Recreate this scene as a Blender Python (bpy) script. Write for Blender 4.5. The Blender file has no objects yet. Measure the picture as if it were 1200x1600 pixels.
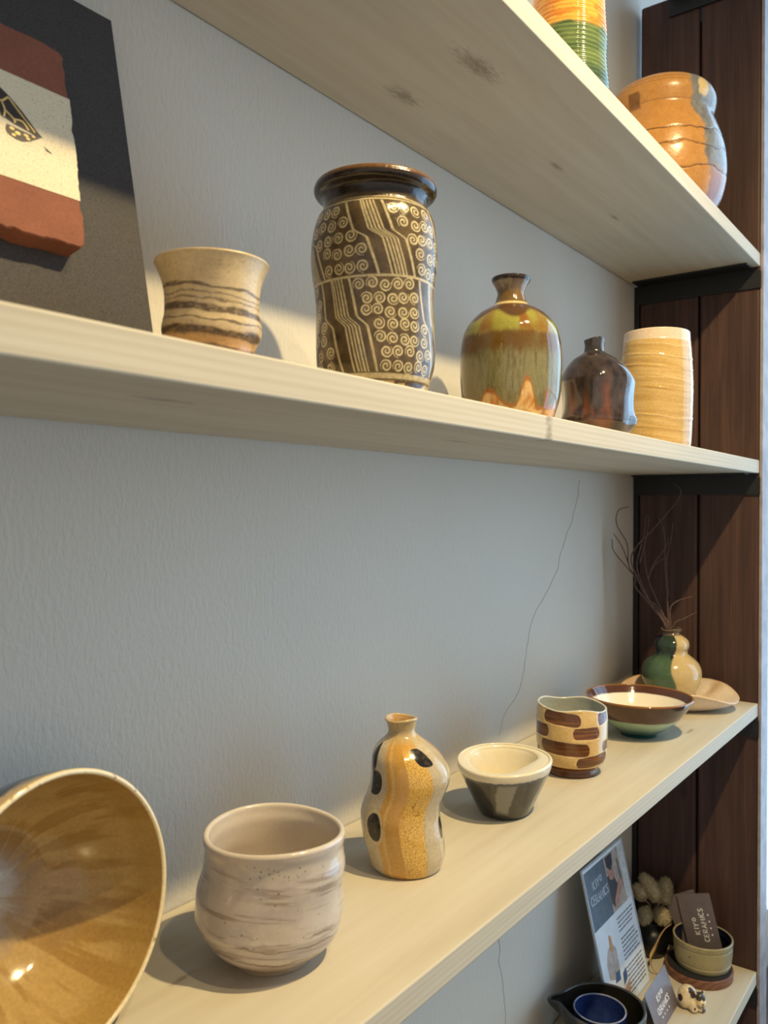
import bpy, bmesh, math, random
import numpy as np
from mathutils import Vector, Matrix

random.seed(7)
rng = np.random.default_rng(11)
S = bpy.context.scene
COL = S.collection
PI = math.pi
G = 1.28                       # height of the measuring origin above the floor
YAW = 0.6412
RIGHT = np.array([math.sin(YAW), -math.cos(YAW)])     # picture-right seen from the visitor's side
SH = {'A': 0.3701 + G, 'B': 0.0482 + G, 'C': -0.3313 + G, 'D': -0.7512 + G}
DEPTH, THICK = 0.2, 0.0203
CAM = (-1.3763, -0.4969, -0.0287 + G)

# ------------------------------------------------------------------ helpers
def lin(c):
    c = np.asarray(c, float) / 255.0
    return np.where(c <= 0.04045, c / 12.92, ((c + 0.055) / 1.055) ** 2.4)

def L4(c):
    v = lin(c); return (float(v[0]), float(v[1]), float(v[2]), 1.0)

def link(o, parent=None):
    COL.objects.link(o)
    if parent is not None: o.parent = parent
    return o

def tag(o, label=None, cat=None, group=None, kind=None):
    if label: o['label'] = label
    if cat: o['category'] = cat
    if group: o['group'] = group
    if kind: o['kind'] = kind
    return o

def thing(name, label, cat, loc, group=None, rot=(0, 0, 0)):
    o = bpy.data.objects.new(name, None)
    o.empty_display_size = 0.02
    o.location = loc; o.rotation_euler = rot
    COL.objects.link(o)
    return tag(o, label, cat, group)

def mesh_np(name, V, F, mat, parent=None, normals=None, colors=None, smooth=True):
    V = np.asarray(V, np.float32); F = np.asarray(F, np.int32)
    me = bpy.data.meshes.new(name)
    n, k = F.shape
    me.vertices.add(len(V)); me.vertices.foreach_set('co', V.ravel())
    me.loops.add(n * k); me.loops.foreach_set('vertex_index', F.ravel())
    me.polygons.add(n)
    me.polygons.foreach_set('loop_start', np.arange(0, n * k, k, dtype=np.int32))
    me.polygons.foreach_set('use_smooth', np.full(n, smooth, dtype=bool))
    me.update(calc_edges=True)
    if colors is not None:
        a = me.color_attributes.new('Col', 'FLOAT_COLOR', 'POINT')
        a.data.foreach_set('color', np.asarray(colors, np.float32).ravel())
    if normals is not None:
        me.normals_split_custom_set_from_vertices([tuple(q) for q in np.asarray(normals, float)])
    me.materials.append(mat)
    o = bpy.data.objects.new(name, me)
    return link(o, parent)

def bm_obj(name, bm, mat, parent=None, smooth=False, bevel=0, seg=2):
    bmesh.ops.recalc_face_normals(bm, faces=bm.faces)
    me = bpy.data.meshes.new(name); bm.to_mesh(me); bm.free()
    for pl in me.polygons: pl.use_smooth = smooth
    me.materials.append(mat)
    o = link(bpy.data.objects.new(name, me), parent)
    if bevel:
        m = o.modifiers.new('bevel', 'BEVEL'); m.width = bevel; m.segments = seg; m.limit_method = 'ANGLE'
    return o

def add_box(bm, x0, x1, y0, y1, z0, z1, M=None):
    vs = [Vector((x, y, z)) for x in (x0, x1) for y in (y0, y1) for z in (z0, z1)]
    if M is not None: vs = [M @ v for v in vs]
    v = [bm.verts.new(q) for q in vs]
    for f in ((0, 1, 3, 2), (4, 6, 7, 5), (0, 4, 5, 1), (2, 3, 7, 6), (0, 2, 6, 4), (1, 5, 7, 3)):
        bm.faces.new([v[i] for i in f])

def box(name, b, mat, parent=None, bevel=0):
    bm = bmesh.new(); add_box(bm, *b); return bm_obj(name, bm, mat, parent, bevel=bevel)

def add_poly(bm, pts, M, z0=0, z1=0.0002):
    """a small prism from a 2-D outline, in frame M"""
    a = [bm.verts.new(M @ Vector((x, y, z0))) for x, y in pts]
    b = [bm.verts.new(M @ Vector((x, y, z1))) for x, y in pts]
    n = len(pts)
    bm.faces.new(b); bm.faces.new(a[::-1])
    for i in range(n): bm.faces.new((a[i], a[(i + 1) % n], b[(i + 1) % n], b[i]))

def smooth_path(P, n):
    """Catmull-Rom through points"""
    P = [np.array(q, float) for q in P]
    Q = [2 * P[0] - P[1]] + P + [2 * P[-1] - P[-2]]
    out = []
    for i in range(1, len(Q) - 2):
        for k in range(n):
            t = k / n
            a, b, c, d = Q[i - 1], Q[i], Q[i + 1], Q[i + 2]
            out.append(0.5 * (2 * b + (c - a) * t + (2 * a - 5 * b + 4 * c - d) * t * t + (3 * b - a - 3 * c + d) * t ** 3))
    out.append(P[-1]); return np.array(out)

def add_tube(bm, P, r0, r1, seg=8, cap=True):
    P = [Vector(q) for q in P]; n = len(P); rings = []
    up = Vector((0.31, 0.2, 0.93))
    for i, q in enumerate(P):
        t = (P[min(i + 1, n - 1)] - P[max(i - 1, 0)]).normalized()
        a = t.cross(up).normalized(); b = t.cross(a)
        r = r0 + (r1 - r0) * i / (n - 1)
        rings.append([bm.verts.new(q + (a * math.cos(k * 2 * PI / seg) + b * math.sin(k * 2 * PI / seg)) * r) for k in range(seg)])
    for i in range(n - 1):
        for k in range(seg):
            bm.faces.new((rings[i][k], rings[i][(k + 1) % seg], rings[i + 1][(k + 1) % seg], rings[i + 1][k]))
    if cap: bm.faces.new(rings[0][::-1]); bm.faces.new(rings[-1])

# value noise in numpy
_T = rng.random((64, 64, 64)).astype(np.float32)
def vnoise(x, y, z):
    x, y, z = (np.asarray(a, np.float64) for a in (x, y, z))
    xi, yi, zi = np.floor(x).astype(int), np.floor(y).astype(int), np.floor(z).astype(int)
    fx, fy, fz = x - xi, y - yi, z - zi
    fx, fy, fz = (f * f * (3 - 2 * f) for f in (fx, fy, fz))
    g = lambda a, b, c: _T[(xi + a) & 63, (yi + b) & 63, (zi + c) & 63]
    l = lambda a, b, t: a + (b - a) * t
    return l(l(l(g(0,0,0), g(1,0,0), fx), l(g(0,1,0), g(1,1,0), fx), fy), l(l(g(0,0,1), g(1,0,1), fx), l(g(0,1,1), g(1,1,1), fx), fy), fz)
def fbm(x, y, z, oct=4):
    s, a, t = 0, 0.5, 0
    for k in range(oct):
        s = s + a * vnoise(x + 7 * k, y + 13 * k, z + 3 * k); t += a
        x, y, z = x * 2, y * 2, z * 2; a *= 0.5
    return s / t
def sstep(a, b, x):
    t = np.clip((x - a) / (b - a), 0, 1); return t * t * (3 - 2 * t)
def mix(a, b, t):
    t = np.asarray(t)[..., None]; return a * (1 - t) + b * t
def flat(c, like):
    return np.broadcast_to(lin(c), like.shape + (3,)).copy()
def worley_edge(u, v):
    """distance between nearest and second nearest cell point"""
    iu, iv = np.floor(u).astype(int), np.floor(v).astype(int)
    d1 = np.full(u.shape, 9.0); d2 = d1.copy()
    for a in (-1, 0, 1):
        for b in (-1, 0, 1):
            cu, cv = iu + a, iv + b
            px = cu + _T[cu & 63, cv & 63, 5]; py = cv + _T[cu & 63, cv & 63, 9]
            d = np.hypot(u - px, v - py)
            m = d < d1
            d2 = np.where(m, d1, np.minimum(d2, d)); d1 = np.where(m, d, d1)
    return d2 - d1
def wrap(a):
    return (a + PI) % (2 * PI) - PI

# ------------------------------------------------------------------ node materials
class NT:
    def __init__(s, name):
        s.m = bpy.data.materials.new(name); s.m.use_nodes = True
        s.t = s.m.node_tree; s.n = s.t.nodes; s.l = s.t.links
        s.b = s.n['Principled BSDF']
    def node(s, typ, **kw):
        n = s.n.new(typ)
        for k, v in kw.items(): setattr(n, k, v)
        return n
    def lk(s, a, b): s.l.new(a, b)
    def coord(s, scale=(1, 1, 1), loc=(0, 0, 0), rot=(0, 0, 0)):
        tc = s.node('ShaderNodeTexCoord'); mp = s.node('ShaderNodeMapping')
        mp.inputs['Scale'].default_value = scale; mp.inputs['Location'].default_value = loc; mp.inputs['Rotation'].default_value = rot
        s.lk(tc.outputs['Object'], mp.inputs['Vector']); return mp.outputs['Vector']
    def noise(s, vec, scale, detail=4, rough=0.5, dist=0):
        n = s.node('ShaderNodeTexNoise'); n.inputs['Scale'].default_value = scale
        n.inputs['Detail'].default_value = detail; n.inputs['Roughness'].default_value = rough; n.inputs['Distortion'].default_value = dist
        s.lk(vec, n.inputs['Vector']); return n.outputs['Fac']
    def ramp(s, fac, stops):
        r = s.node('ShaderNodeValToRGB'); e = r.color_ramp.elements
        while len(e) < len(stops): e.new(0.5)
        for i, (p, c) in enumerate(stops): e[i].position = p; e[i].color = c if len(c) == 4 else L4(c)
        s.lk(fac, r.inputs['Fac']); return r.outputs['Color']
    def math(s, op, a, b=None, clamp=False):
        n = s.node('ShaderNodeMath', operation=op); n.use_clamp = clamp
        for i, q in enumerate((a, b)):
            if q is None: continue
            if isinstance(q, (int, float)): n.inputs[i].default_value = q
            else: s.lk(q, n.inputs[i])
        return n.outputs[0]
    def mixc(s, fac, a, b, mode='MIX'):
        n = s.node('ShaderNodeMix', data_type='RGBA', blend_type=mode)
        for sock, q in ((n.inputs[0], fac), (n.inputs[6], a), (n.inputs[7], b)):
            if isinstance(q, (int, float)): sock.default_value = q
            elif isinstance(q, tuple): sock.default_value = q
            else: s.lk(q, sock)
        return n.outputs[2]
    def bump(s, h, strength, dist):
        n = s.node('ShaderNodeBump'); n.inputs['Strength'].default_value = strength; n.inputs['Distance'].default_value = dist
        s.lk(h, n.inputs['Height']); s.lk(n.outputs['Normal'], s.b.inputs['Normal'])
    def set(s, **kw):
        for k, v in kw.items():
            i = s.b.inputs[k.replace('_', ' ')]
            if isinstance(v, (int, float, tuple)): i.default_value = v
            else: s.lk(v, i)
        return s

def plain(name, c, rough=0.5, var=0.12, scale=60, metallic=0, bump=0):
    m = NT(name); v = m.coord()
    f = m.noise(v, scale, 4)
    c = np.array(c, float)
    m.set(Base_Color=m.ramp(f, [(0.3, tuple(np.clip(c * (1 - var), 0, 255))), (0.7, tuple(np.clip(c * (1 + var), 0, 255)))]), Roughness=rough, Metallic=metallic)
    if bump: m.bump(f, 0.5, bump)
    return m.m

def glaze(name, rough=0.15, rvar=0.1, bscale=140, bump=0.00012, spec=0.5, coat=0.0, cvar=0.16):
    """glazed or bare clay: painted pattern in 'Col', fine mottling and surface waviness from noise"""
    m = NT(name); v = m.coord()
    at = m.node('ShaderNodeAttribute', attribute_name='Col')
    f = m.noise(v, 420, 5, 0.6)
    g = m.ramp(f, [(0.3, (1 - cvar,) * 3 + (1,)), (0.7, (1 + cvar * 0.4,) * 3 + (1,))])
    m.set(Base_Color=m.mixc(1.0, at.outputs['Color'], g, 'MULTIPLY'))
    f2 = m.noise(v, bscale, 3, 0.5)
    r = m.math('ADD', m.math('MULTIPLY', f2, rvar), rough - rvar / 2, clamp=True)
    m.set(Roughness=r, Specular_IOR_Level=spec, Coat_Weight=coat, Coat_Roughness=0.06)
    m.bump(f2, 0.6, bump)
    return m.m

def shelf_wood(name, knots=()):
    """whitewashed pine, grain along x; knots = (x, y, z, sx, sy) marks"""
    m = NT(name)
    v = m.coord((1.2, 16, 55)); n1 = m.noise(v, 4, 6, 0.55, 0.6)
    v2 = m.coord((0.35, 9, 30)); n2 = m.noise(v2, 5, 3, 0.5, 1.4)
    w = m.node('ShaderNodeTexWave', wave_type='BANDS', bands_direction='Z')
    w.inputs['Scale'].default_value = 1.5; w.inputs['Distortion'].default_value = 5; w.inputs['Detail'].default_value = 2
    w.inputs['Detail Scale'].default_value = 1.2
    m.lk(m.coord((0.9, 14, 46)), w.inputs['Vector'])
    grain = m.math('ADD', m.math('MULTIPLY', n1, 0.78), m.math('MULTIPLY', w.outputs['Fac'], 0.22))
    c = m.ramp(grain, [(0.2, (184, 173, 151)), (0.5, (197, 187, 167)), (0.8, (205, 197, 179))])
    c = m.mixc(m.math('MULTIPLY', n2, 0.2), c, L4((172, 158, 130)))
    tc = m.node('ShaderNodeTexCoord')
    wob = m.noise(m.coord((0.45, 1.6, 1)), 170, 6, 0.7, 0.8)
    for (x, y, z, sx, sy) in knots:
        mp = m.node('ShaderNodeMapping'); mp.vector_type = 'POINT'
        mp.inputs['Location'].default_value = (-x / sx, -y / sy, -z / 0.03); mp.inputs['Scale'].default_value = (1 / sx, 1 / sy, 1 / 0.03)
        m.lk(tc.outputs['Object'], mp.inputs['Vector'])
        ln = m.node('ShaderNodeVectorMath', operation='LENGTH'); m.lk(mp.outputs['Vector'], ln.inputs[0])
        d = m.math('ADD', ln.outputs['Value'], m.math('MULTIPLY', m.math('SUBTRACT', wob, 0.5), 2.6))
        f = m.ramp(d, [(0.0, (0.62,) * 3 + (1,)), (0.3, (0.5,) * 3 + (1,)), (1.0, (0, 0, 0, 1))])
        c = m.mixc(f, c, L4((106, 88, 62)))
    m.set(Base_Color=c, Roughness=0.62, Specular_IOR_Level=0.3)
    m.bump(grain, 0.12, 0.0002)
    return m.m

def dark_wood(name, off):
    m = NT(name)
    n1 = m.noise(m.coord((26, 26, 1.3), off), 3.2, 7, 0.6, 0.5)
    n2 = m.noise(m.coord((8, 8, 0.6), off), 3, 3, 0.5, 1.2)
    w = m.node('ShaderNodeTexWave', wave_type='BANDS', bands_direction='Y')
    w.inputs['Scale'].default_value = 3; w.inputs['Distortion'].default_value = 7; w.inputs['Detail'].default_value = 3
    m.lk(m.coord((20, 26, 1.6), off), w.inputs['Vector'])
    g = m.math('ADD', m.math('MULTIPLY', n1, 0.6), m.math('MULTIPLY', w.outputs['Fac'], 0.05))
    c = m.ramp(g, [(0.16, (46, 31, 28)), (0.34, (75, 53, 47)), (0.5, (96, 70, 62))])
    c = m.mixc(m.math('MULTIPLY', n2, 0.35), c, L4((60, 40, 34)))
    vo = m.node('ShaderNodeTexVoronoi'); vo.inputs['Scale'].default_value = 1.0
    m.lk(m.coord((17, 17, 6.0), (off[0], off[1] * 3, off[2])), vo.inputs['Vector'])
    k = m.ramp(vo.outputs['Distance'], [(0.03, (1, 1, 1, 1)), (0.13, (0, 0, 0, 1))])
    c = m.mixc(m.math('MULTIPLY', k, 0.75), c, L4((36, 21, 16)))
    m.set(Base_Color=c, Roughness=0.5, Specular_IOR_Level=0.35)
    m.bump(g, 0.5, 0.0006)
    return m.m

# plaster wall
m = NT('wall_plaster')
v = m.coord((1, 1, 0.45)); b = m.noise(v, 260, 3, 0.5, 0.4)
lg = m.noise(m.coord(), 2.2, 3)
m.set(Base_Color=m.ramp(lg, [(0.3, (203, 197, 185)), (0.7, (209, 203, 192))]), Roughness=0.6, Specular_IOR_Level=0.35)
m.bump(b, 0.6, 0.0014)
WALL = m.m
STEEL = plain('black_steel', (24, 25, 28), 0.45, 0.1, 90, 0.0, 0.0001)
FLOORM = plain('floor_oak', (98, 92, 84), 0.5, 0.2, 9)
EDGE_SHEEN = plain('plank_edge_sheen', (148, 140, 144), 0.5, 0.12, 40)  # brown plank edge: grazing window sheen painted in as pale lilac grey

# ------------------------------------------------------------------ setting
def structure(o): o['kind'] = 'structure'; return o
structure(box('floor', (-3.2, 1.2, -3.2, 0.0, -0.05, 0.0), FLOORM))
wall = structure(box('wall_back', (-3.2, 1.2, 0.0, 0.1, 0.0, 2.7), WALL))
# hairline crack in the plaster
CRACK = plain('crack_shadow_line', (126, 124, 120), 0.8, 0.1)
def crack(pts, w):
    P = smooth_path([(x, 0, z + G) for x, z in pts], 10)
    P[:, 0] += (fbm(P[:, 2] * 60, P[:, 2] * 0, 0 * P[:, 2], 3) - 0.5) * 0.012
    bm = bmesh.new(); add_tube(bm, [(q[0], -0.0001, q[2]) for q in P], w, w * 0.5, 5)
    o = bm_obj('crack', bm, CRACK, wall); return o
crack([(-0.226, 0.014), (-0.25, -0.04), (-0.282, -0.079), (-0.311, -0.123), (-0.376, -0.179), (-0.408, -0.259), (-0.45, -0.285), (-0.472, -0.312)], 0.00042)
crack([(-0.466, -0.54), (-0.463, -0.60), (-0.452, -0.66), (-0.445, -0.73)], 0.00042)

# window at the right end of the room: bright daylight pane in a white frame
m = NT('daylight_pane'); m.set(Base_Color=(0.02, 0.02, 0.02, 1), Roughness=0.1)
m.b.inputs['Emission Color'].default_value = (0.45, 0.72, 1.0, 1); m.b.inputs['Emission Strength'].default_value = 3.4
PANE = m.m
WHITEP = plain('white_frame_paint', (214, 222, 226), 0.5, 0.03)
win = thing('window_1', None, None, (0.6, -1.05, 0.3)); win['kind'] = 'structure'
bm = bmesh.new()
add_box(bm, 0.0, 0.05, -1.25, 1.03, 0, 0.06); add_box(bm, 0.0, 0.05, -1.25, 1.03, 2.14, 2.2)
for y in (-1.25, -0.50, 0.25, 0.98): add_box(bm, 0.0, 0.05, y, y + 0.05, 0.06, 2.14)
add_box(bm, 0.005, 0.045, -1.19, 0.98, 0.98, 1.01)
bm_obj('window_frame', bm, WHITEP, win)
box('pane', (0.02, 0.03, -1.20, 1.00, 0.05, 2.15), PANE, win)

# dark plank upright at the end of the shelves
panel = thing('shelf_upright', 'dark brown stained plank upright closing the right end of the shelves', 'shelf upright', (0, -0.1, 0))
def plank(y0, y1, mat):
    bm = bmesh.new(); add_box(bm, 0.0005, 0.042, y0 + 0.1, y1 + 0.1, 0, 2.1)
    return bm_obj('plank', bm, mat, panel, bevel=0.004, seg=3)
plank(-0.1055, -0.0095, dark_wood('stained_pine_rear', (0.3, 0.1, 0.2)))
plank(-0.2000, -0.1085, dark_wood('stained_pine_front', (2.3, 1.7, 3.1)))
box('backing_strip', (0.012, 0.040, -0.012, -0.002, 0, 2.05), STEEL, panel)
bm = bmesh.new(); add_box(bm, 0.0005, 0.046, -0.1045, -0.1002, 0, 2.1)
tag(bm_obj('edge_sheen_strip', bm, EDGE_SHEEN, panel), 'plank front edge strip with window sheen painted pale')
def corner_post():
    t = box('corner_post', (0.0, 0.012, -0.0088, -0.0005, 0.0, SH['A'] - THICK - 0.001), STEEL)
    return tag(t, 'slim black steel corner post between wall and dark planks', 'post')
corner_post()

# shelves
tA, tB, tC, tD = SH['A'] - THICK, SH['B'] - THICK, SH['C'] - THICK, SH['D'] - THICK
def shelf(k, label, knots, x0=-2.0):
    z = SH[k]
    o = box('shelf_board', (x0, -0.0008, -DEPTH, -0.0012, z - THICK, z), shelf_wood('whitewashed_pine_' + k, knots), bevel=0.0012)
    return tag(o, label, 'shelf', 'pale pine wall shelves')
shelf('A', 'highest pale pine shelf seen from below with knots on its underside', [(-0.761, -0.058, tA, 0.030, 0.010), (-0.766, -0.139, tA, 0.040, 0.012), (-0.535, -0.105, tA, 0.02, 0.005), (-0.343, -0.097, tA, 0.018, 0.004)])
shelf('B', 'pale pine shelf at eye level carrying the tall stamped vase', [(-1.097, -0.145, tB, 0.022, 0.006), (-0.784, -0.132, tB, 0.02, 0.004), (-0.751, -0.2, SH['B'] - 0.012, 0.008, 0.02)])
shelf('C', 'pale pine shelf carrying the speckled white cup and spotted gourd vase', [(-1.031, -0.079, SH['C'], 0.012, 0.003), (-0.231, -0.163, SH['C'], 0.02, 0.004)])
shelf('D', 'lowest pale pine shelf carrying the leaflet and cards', [])
def bracket(z, label, y0=-0.2015, y1=-0.0095):
    t = thing('shelf_bracket', label, 'bracket', (-0.002, -0.1, z), 'black steel brackets')
    bm = bmesh.new()
    a, b = y0 + 0.1, y1 + 0.1
    vs = [(b, 0), (a + 0.012, 0), (a, -0.007), (a, -0.033), (b, -0.033)]
    f = [bm.verts.new((0.0022, y, zz)) for y, zz in vs]; g = [bm.verts.new((-0.0012, y, zz)) for y, zz in vs]
    bm.faces.new(f); bm.faces.new(g[::-1])
    for i in range(5): bm.faces.new((f[i], f[(i + 1) % 5], g[(i + 1) % 5], g[i]))
    bm_obj('side_flange', bm, STEEL, t)
    box('top_flange', (-0.034, -0.0012, a + 0.014, b, -0.0028, -0.0006), STEEL, t)
    return t
bracket(tA, 'black steel bracket under the right end of the highest shelf')
bracket(tB, 'black steel bracket under the right end of the eye level shelf')
bracket(tC, 'black steel bracket under the right end of the gourd vase shelf')
bracket(tD, 'black steel bracket under the right end of the lowest shelf')
t = thing('shelf_bracket', 'black steel bracket near the top of the dark planks', 'bracket', (-0.002, -0.1, 2.066), 'black steel brackets')
box('side_flange', (-0.0012, 0.0022, -0.102, 0.042, 0, 0.036), STEEL, t)
box('top_flange', (-0.034, -0.0012, -0.09, 0.042, 0.033, 0.036), STEEL, t)

# ------------------------------------------------------------------ pottery
def phi0(x, y): return math.atan2(CAM[1] - y, CAM[0] - x)

def curve_rows(tab, n):
    """resample (z, r, off) mm table, monotone parameter, Catmull-Rom"""
    P = smooth_path([np.array(q, float) for q in tab], 16)
    d = np.r_[0, np.cumsum(np.linalg.norm(np.diff(P[:, :2], axis=0), axis=1))]
    t = np.linspace(0, d[-1], n)
    return np.stack([np.interp(t, d, P[:, i]) for i in range(3)], 1)

def pot(name, label, cat, x, y, zb, tab, color, mat, parts, wall_t=3.5, floor=4, depth=None, nrow=150, nseg=288,
        deform=None, post=None, group=None, rot=None, th0=None, foot_in=2.0, rim_n=6, nin=46, loc=None):
    tab = sorted([(q[0], q[1], q[2] if len(q) > 2 else 0.0) for q in tab], key=lambda q: q[0]) if not getattr(tab, 'raw', False) else tab
    O = curve_rows(tab, nrow)
    rows = []                                     # z, r, off, flag, s
    zb0, r0, o0 = O[0]
    for f in (0.0, 0.25, 0.5, 0.75, 0.92): rows.append((zb0 + foot_in * (1 - sstep(0.8, 1.0, f)), r0 * f + 1e-3, o0, 0, f))
    rows += [(z, r, o, 1, i / (nrow - 1)) for i, (z, r, o) in enumerate(O)]
    zr, rr, orr = O[-1]
    for k in range(1, rim_n):
        a = PI * k / rim_n
        rows.append((zr + wall_t / 2 * math.sin(a), rr - wall_t / 2 + wall_t / 2 * math.cos(a), orr, 2, k / rim_n))
    zf = max(floor, zr - depth) if depth else floor
    sel = O[O[:, 0] > zf + 1.5][::-1]
    ii = np.linspace(0, len(sel) - 1, nin).astype(int)
    for k, i in enumerate(ii):
        z, r, o = sel[i]
        rows.append((z, max(r - wall_t, 1.0), o, 3, k / nin * 0.8))
    rl = rows[-1][1]; zl = rows[-1][0]; ol = rows[-1][2]
    for k, f in enumerate((0.9, 0.75, 0.55, 0.3, 0.02)):
        rows.append((zf + (zl - zf) * max(0, (f - 0.55) / 0.45) ** 2, rl * f, ol, 3, 0.8 + 0.2 * (k + 1) / 5))
    A = np.array(rows); nr = len(A)
    th = np.linspace(-PI, PI, nseg, endpoint=False)
    TH = np.broadcast_to(th, (nr, nseg)); Z = np.repeat(A[:, 0:1], nseg, 1); R = np.repeat(A[:, 1:2], nseg, 1)
    OF = np.repeat(A[:, 2:3], nseg, 1); FL = np.repeat(A[:, 3:4], nseg, 1); SS = np.repeat(A[:, 4:5], nseg, 1)
    if deform is not None: R, Z = deform(TH, Z, R, FL, SS)
    C = color(TH, Z, R, FL, SS)
    p0 = phi0(x, y) if th0 is None else th0
    X = R * np.cos(p0 + TH) + OF * RIGHT[0]; Y = R * np.sin(p0 + TH) + OF * RIGHT[1]
    V = np.stack([X, Y, Z], -1) / 1000.0
    if post is not None: V = post(V, TH, FL, SS)
    du = np.roll(V, -1, 1) - np.roll(V, 1, 1)
    dv = np.empty_like(V); dv[1:-1] = V[2:] - V[:-2]; dv[0] = V[1] - V[0]; dv[-1] = V[-1] - V[-2]
    N = np.cross(du, dv); N /= np.linalg.norm(N, axis=-1, keepdims=True) + 1e-12
    N[0] = (0, 0, -1); N[-1] = (0, 0, 1)
    root = thing(name, label, cat, (x, y, zb) if loc is None else loc, group)
    if rot is not None: root.rotation_euler = rot
    idx = np.arange(nr * nseg).reshape(nr, nseg)
    q = np.stack([idx[:-1], np.roll(idx[:-1], -1, 1), np.roll(idx[1:], -1, 1), idx[1:]], -1)      # rows-1, nseg, 4
    zc = 0.5 * (A[1:, 0] + A[:-1, 0]); fc = A[1:, 3]
    used = np.zeros(nr - 1, bool)
    Vf, Nf = V.reshape(-1, 3), N.reshape(-1, 3)
    Cf = np.concatenate([C, np.ones(C.shape[:-1] + (1,))], -1).reshape(-1, 4)
    for pname, pred in parts:
        msk = np.array([bool(pred(zc[i], int(fc[i]))) for i in range(nr - 1)]) & ~used
        used |= msk
        if not msk.any(): continue
        F = q[msk].reshape(-1, 4); u, inv = np.unique(F, return_inverse=True)
        mesh_np(pname, Vf[u], inv.reshape(-1, 4), mat, root, Nf[u], Cf[u])
    return root

BODY = ('body', lambda z, f: True)
INT = ('interior', lambda z, f: f == 3)
RIM = ('rim', lambda z, f: f == 2)
def above(n, z0): return (n, lambda z, f: f in (1, 2) and z > z0)
def below(n, z0): return (n, lambda z, f: f in (0, 1) and z < z0)

def xyz(th, z, r): return r * np.cos(th), r * np.sin(th), z

# --- tall stamped vase ------------------------------------------------------
tall = [(0, 38.3), (2.6, 38.5), (9, 38.8), (13.5, 39.6), (16.5, 41), (22, 42.8), (29.1, 44.3), (41.2, 44.9), (55.7, 44.8), (72.6, 44.4), (84.6, 45.0), (96.7, 46.7), (108.8, 47.6), (120.8, 47.1), (132.9, 45.5), (140.5, 42.8), (144, 40.2), (148, 39.3), (153.5, 39.6), (155.6, 41.4), (157.0, 44.6), (158.6, 46.0), (161.2, 46.4), (163.4, 45.6)]
def tall_color(th, z, r, fl, s):
    x, y, zz = xyz(th, z, r)
    n = fbm(x / 9, y / 9, z / 9); n2 = fbm(x / 2, y / 2, z / 2, 3)
    base = mix(flat((68, 54, 36), z), flat((108, 90, 62), z), np.clip(n * 1.6 - 0.3, 0, 1))
    line = np.zeros_like(z)
    def stroke(d, w): return sstep(w, w * 0.45, np.abs(d))
    rng2 = np.random.default_rng(5)
    for (z0, z1, starts, shift) in ((87.5, 140.0, (-0.50, 1.07, 2.62, 4.2), 0.56), (19.5, 86.0, (-1.03, 0.76, 2.4, 3.95), 0.47)):
        f = (z1 - z) / (z1 - z0)
        inb = ((z > z0) & (z < z1) & (fl == 1)).astype(float)
        jog = sstep(0.40, 0.54, f)
        drift = shift * (0.70 * f + 0.30 * jog)
        occ = np.zeros_like(z)
        for st in starts:
            a = wrap(th - st - drift)
            lw = 0.029
            l = np.maximum(stroke(a, lw), stroke(a - 0.60, lw))
            for k in range(5): l = np.maximum(l, stroke(a - 0.235 - 0.056 * k + (0.035 * (f - 0.5) if k == 0 else 0), 0.0205 + 0.003 * math.sin(9 * k)))
            line = np.maximum(line, l * inb)
            occ = np.maximum(occ, ((a > -0.06) & (a < 0.68)).astype(float))
        # spiral stamps between the motifs
        pz = 9.3; rows_n = int((z1 - z0) / pz); pz = (z1 - z0) / rows_n
        for rI in range(rows_n):
            zc0 = z0 + pz * (rI + 0.5)
            fr = (z1 - zc0) / (z1 - z0)
            dr = shift * (0.70 * fr + 0.30 * float(sstep(0.40, 0.54, np.array(fr))))
            for i, st in enumerate(starts):
                a0 = st + dr + 0.68; nx = starts[(i + 1) % 4] + (2 * PI if i == 3 else 0)
                a1 = nx + dr - 0.07
                cnt = max(1, int((a1 - a0) / 0.196)); stp = (a1 - a0) / cnt
                for c in range(cnt):
                    ac = a0 + stp * (c + 0.5) + rng2.uniform(-0.022, 0.022) + stp * 0.17 * (1 if rI % 2 else -1)
                    zc1 = zc0 + rng2.uniform(-1.1, 1.1)
                    dx = wrap(th - ac) * 45.5; dz = z - zc1
                    near = (np.abs(dx) < 5.2) & (np.abs(dz) < 5.2)
                    if not near.any(): continue
                    dxx, dzz = dx[near], dz[near]
                    rho = np.hypot(dxx, dzz); ph = (np.arctan2(dzz, dxx) + rng2.uniform(0, 6.28)) % (2 * PI)
                    pitch = 2.45
                    k0 = pitch * ph / (2 * PI)
                    d = np.minimum.reduce([np.abs(rho - k0 - pitch * j) for j in (0, 1)])
                    val = sstep(0.98, 0.42, d) * (rho < 4.55) * (rho > 0.6)
                    line[near] = np.maximum(line[near], val)
    for zl, w in ((86.6, 1.1), (141.2, 0.9), (143.5, 0.6)): line = np.maximum(line, sstep(w, w * 0.5, np.abs(z - zl - 0.5 * np.sin(3 * th))) * (fl == 1))
    line = np.maximum(line, sstep(14.5, 15.6, z) * sstep(19.2, 18.2, z) * (fl == 1))
    line *= np.clip(0.55 + n2 * 0.75, 0, 1)
    c = mix(base, flat((208, 193, 153), z), line * 0.93)
    ft = sstep(14.5, 13, z) * (fl < 2)
    c = mix(c, mix(flat((70, 52, 34), z), flat((190, 166, 122), z), sstep(0.5, 0.6, fbm(th * 2.5, z / 9, 0 * z))), ft)
    up = sstep(146.0, 148.5, z)
    lip = mix(flat((44, 33, 25), z), flat((118, 84, 54), z), sstep(160, 164, z))
    c = mix(c, lip, up)
    return mix(c, flat((60, 46, 34), z), (fl == 3).astype(float))
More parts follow.
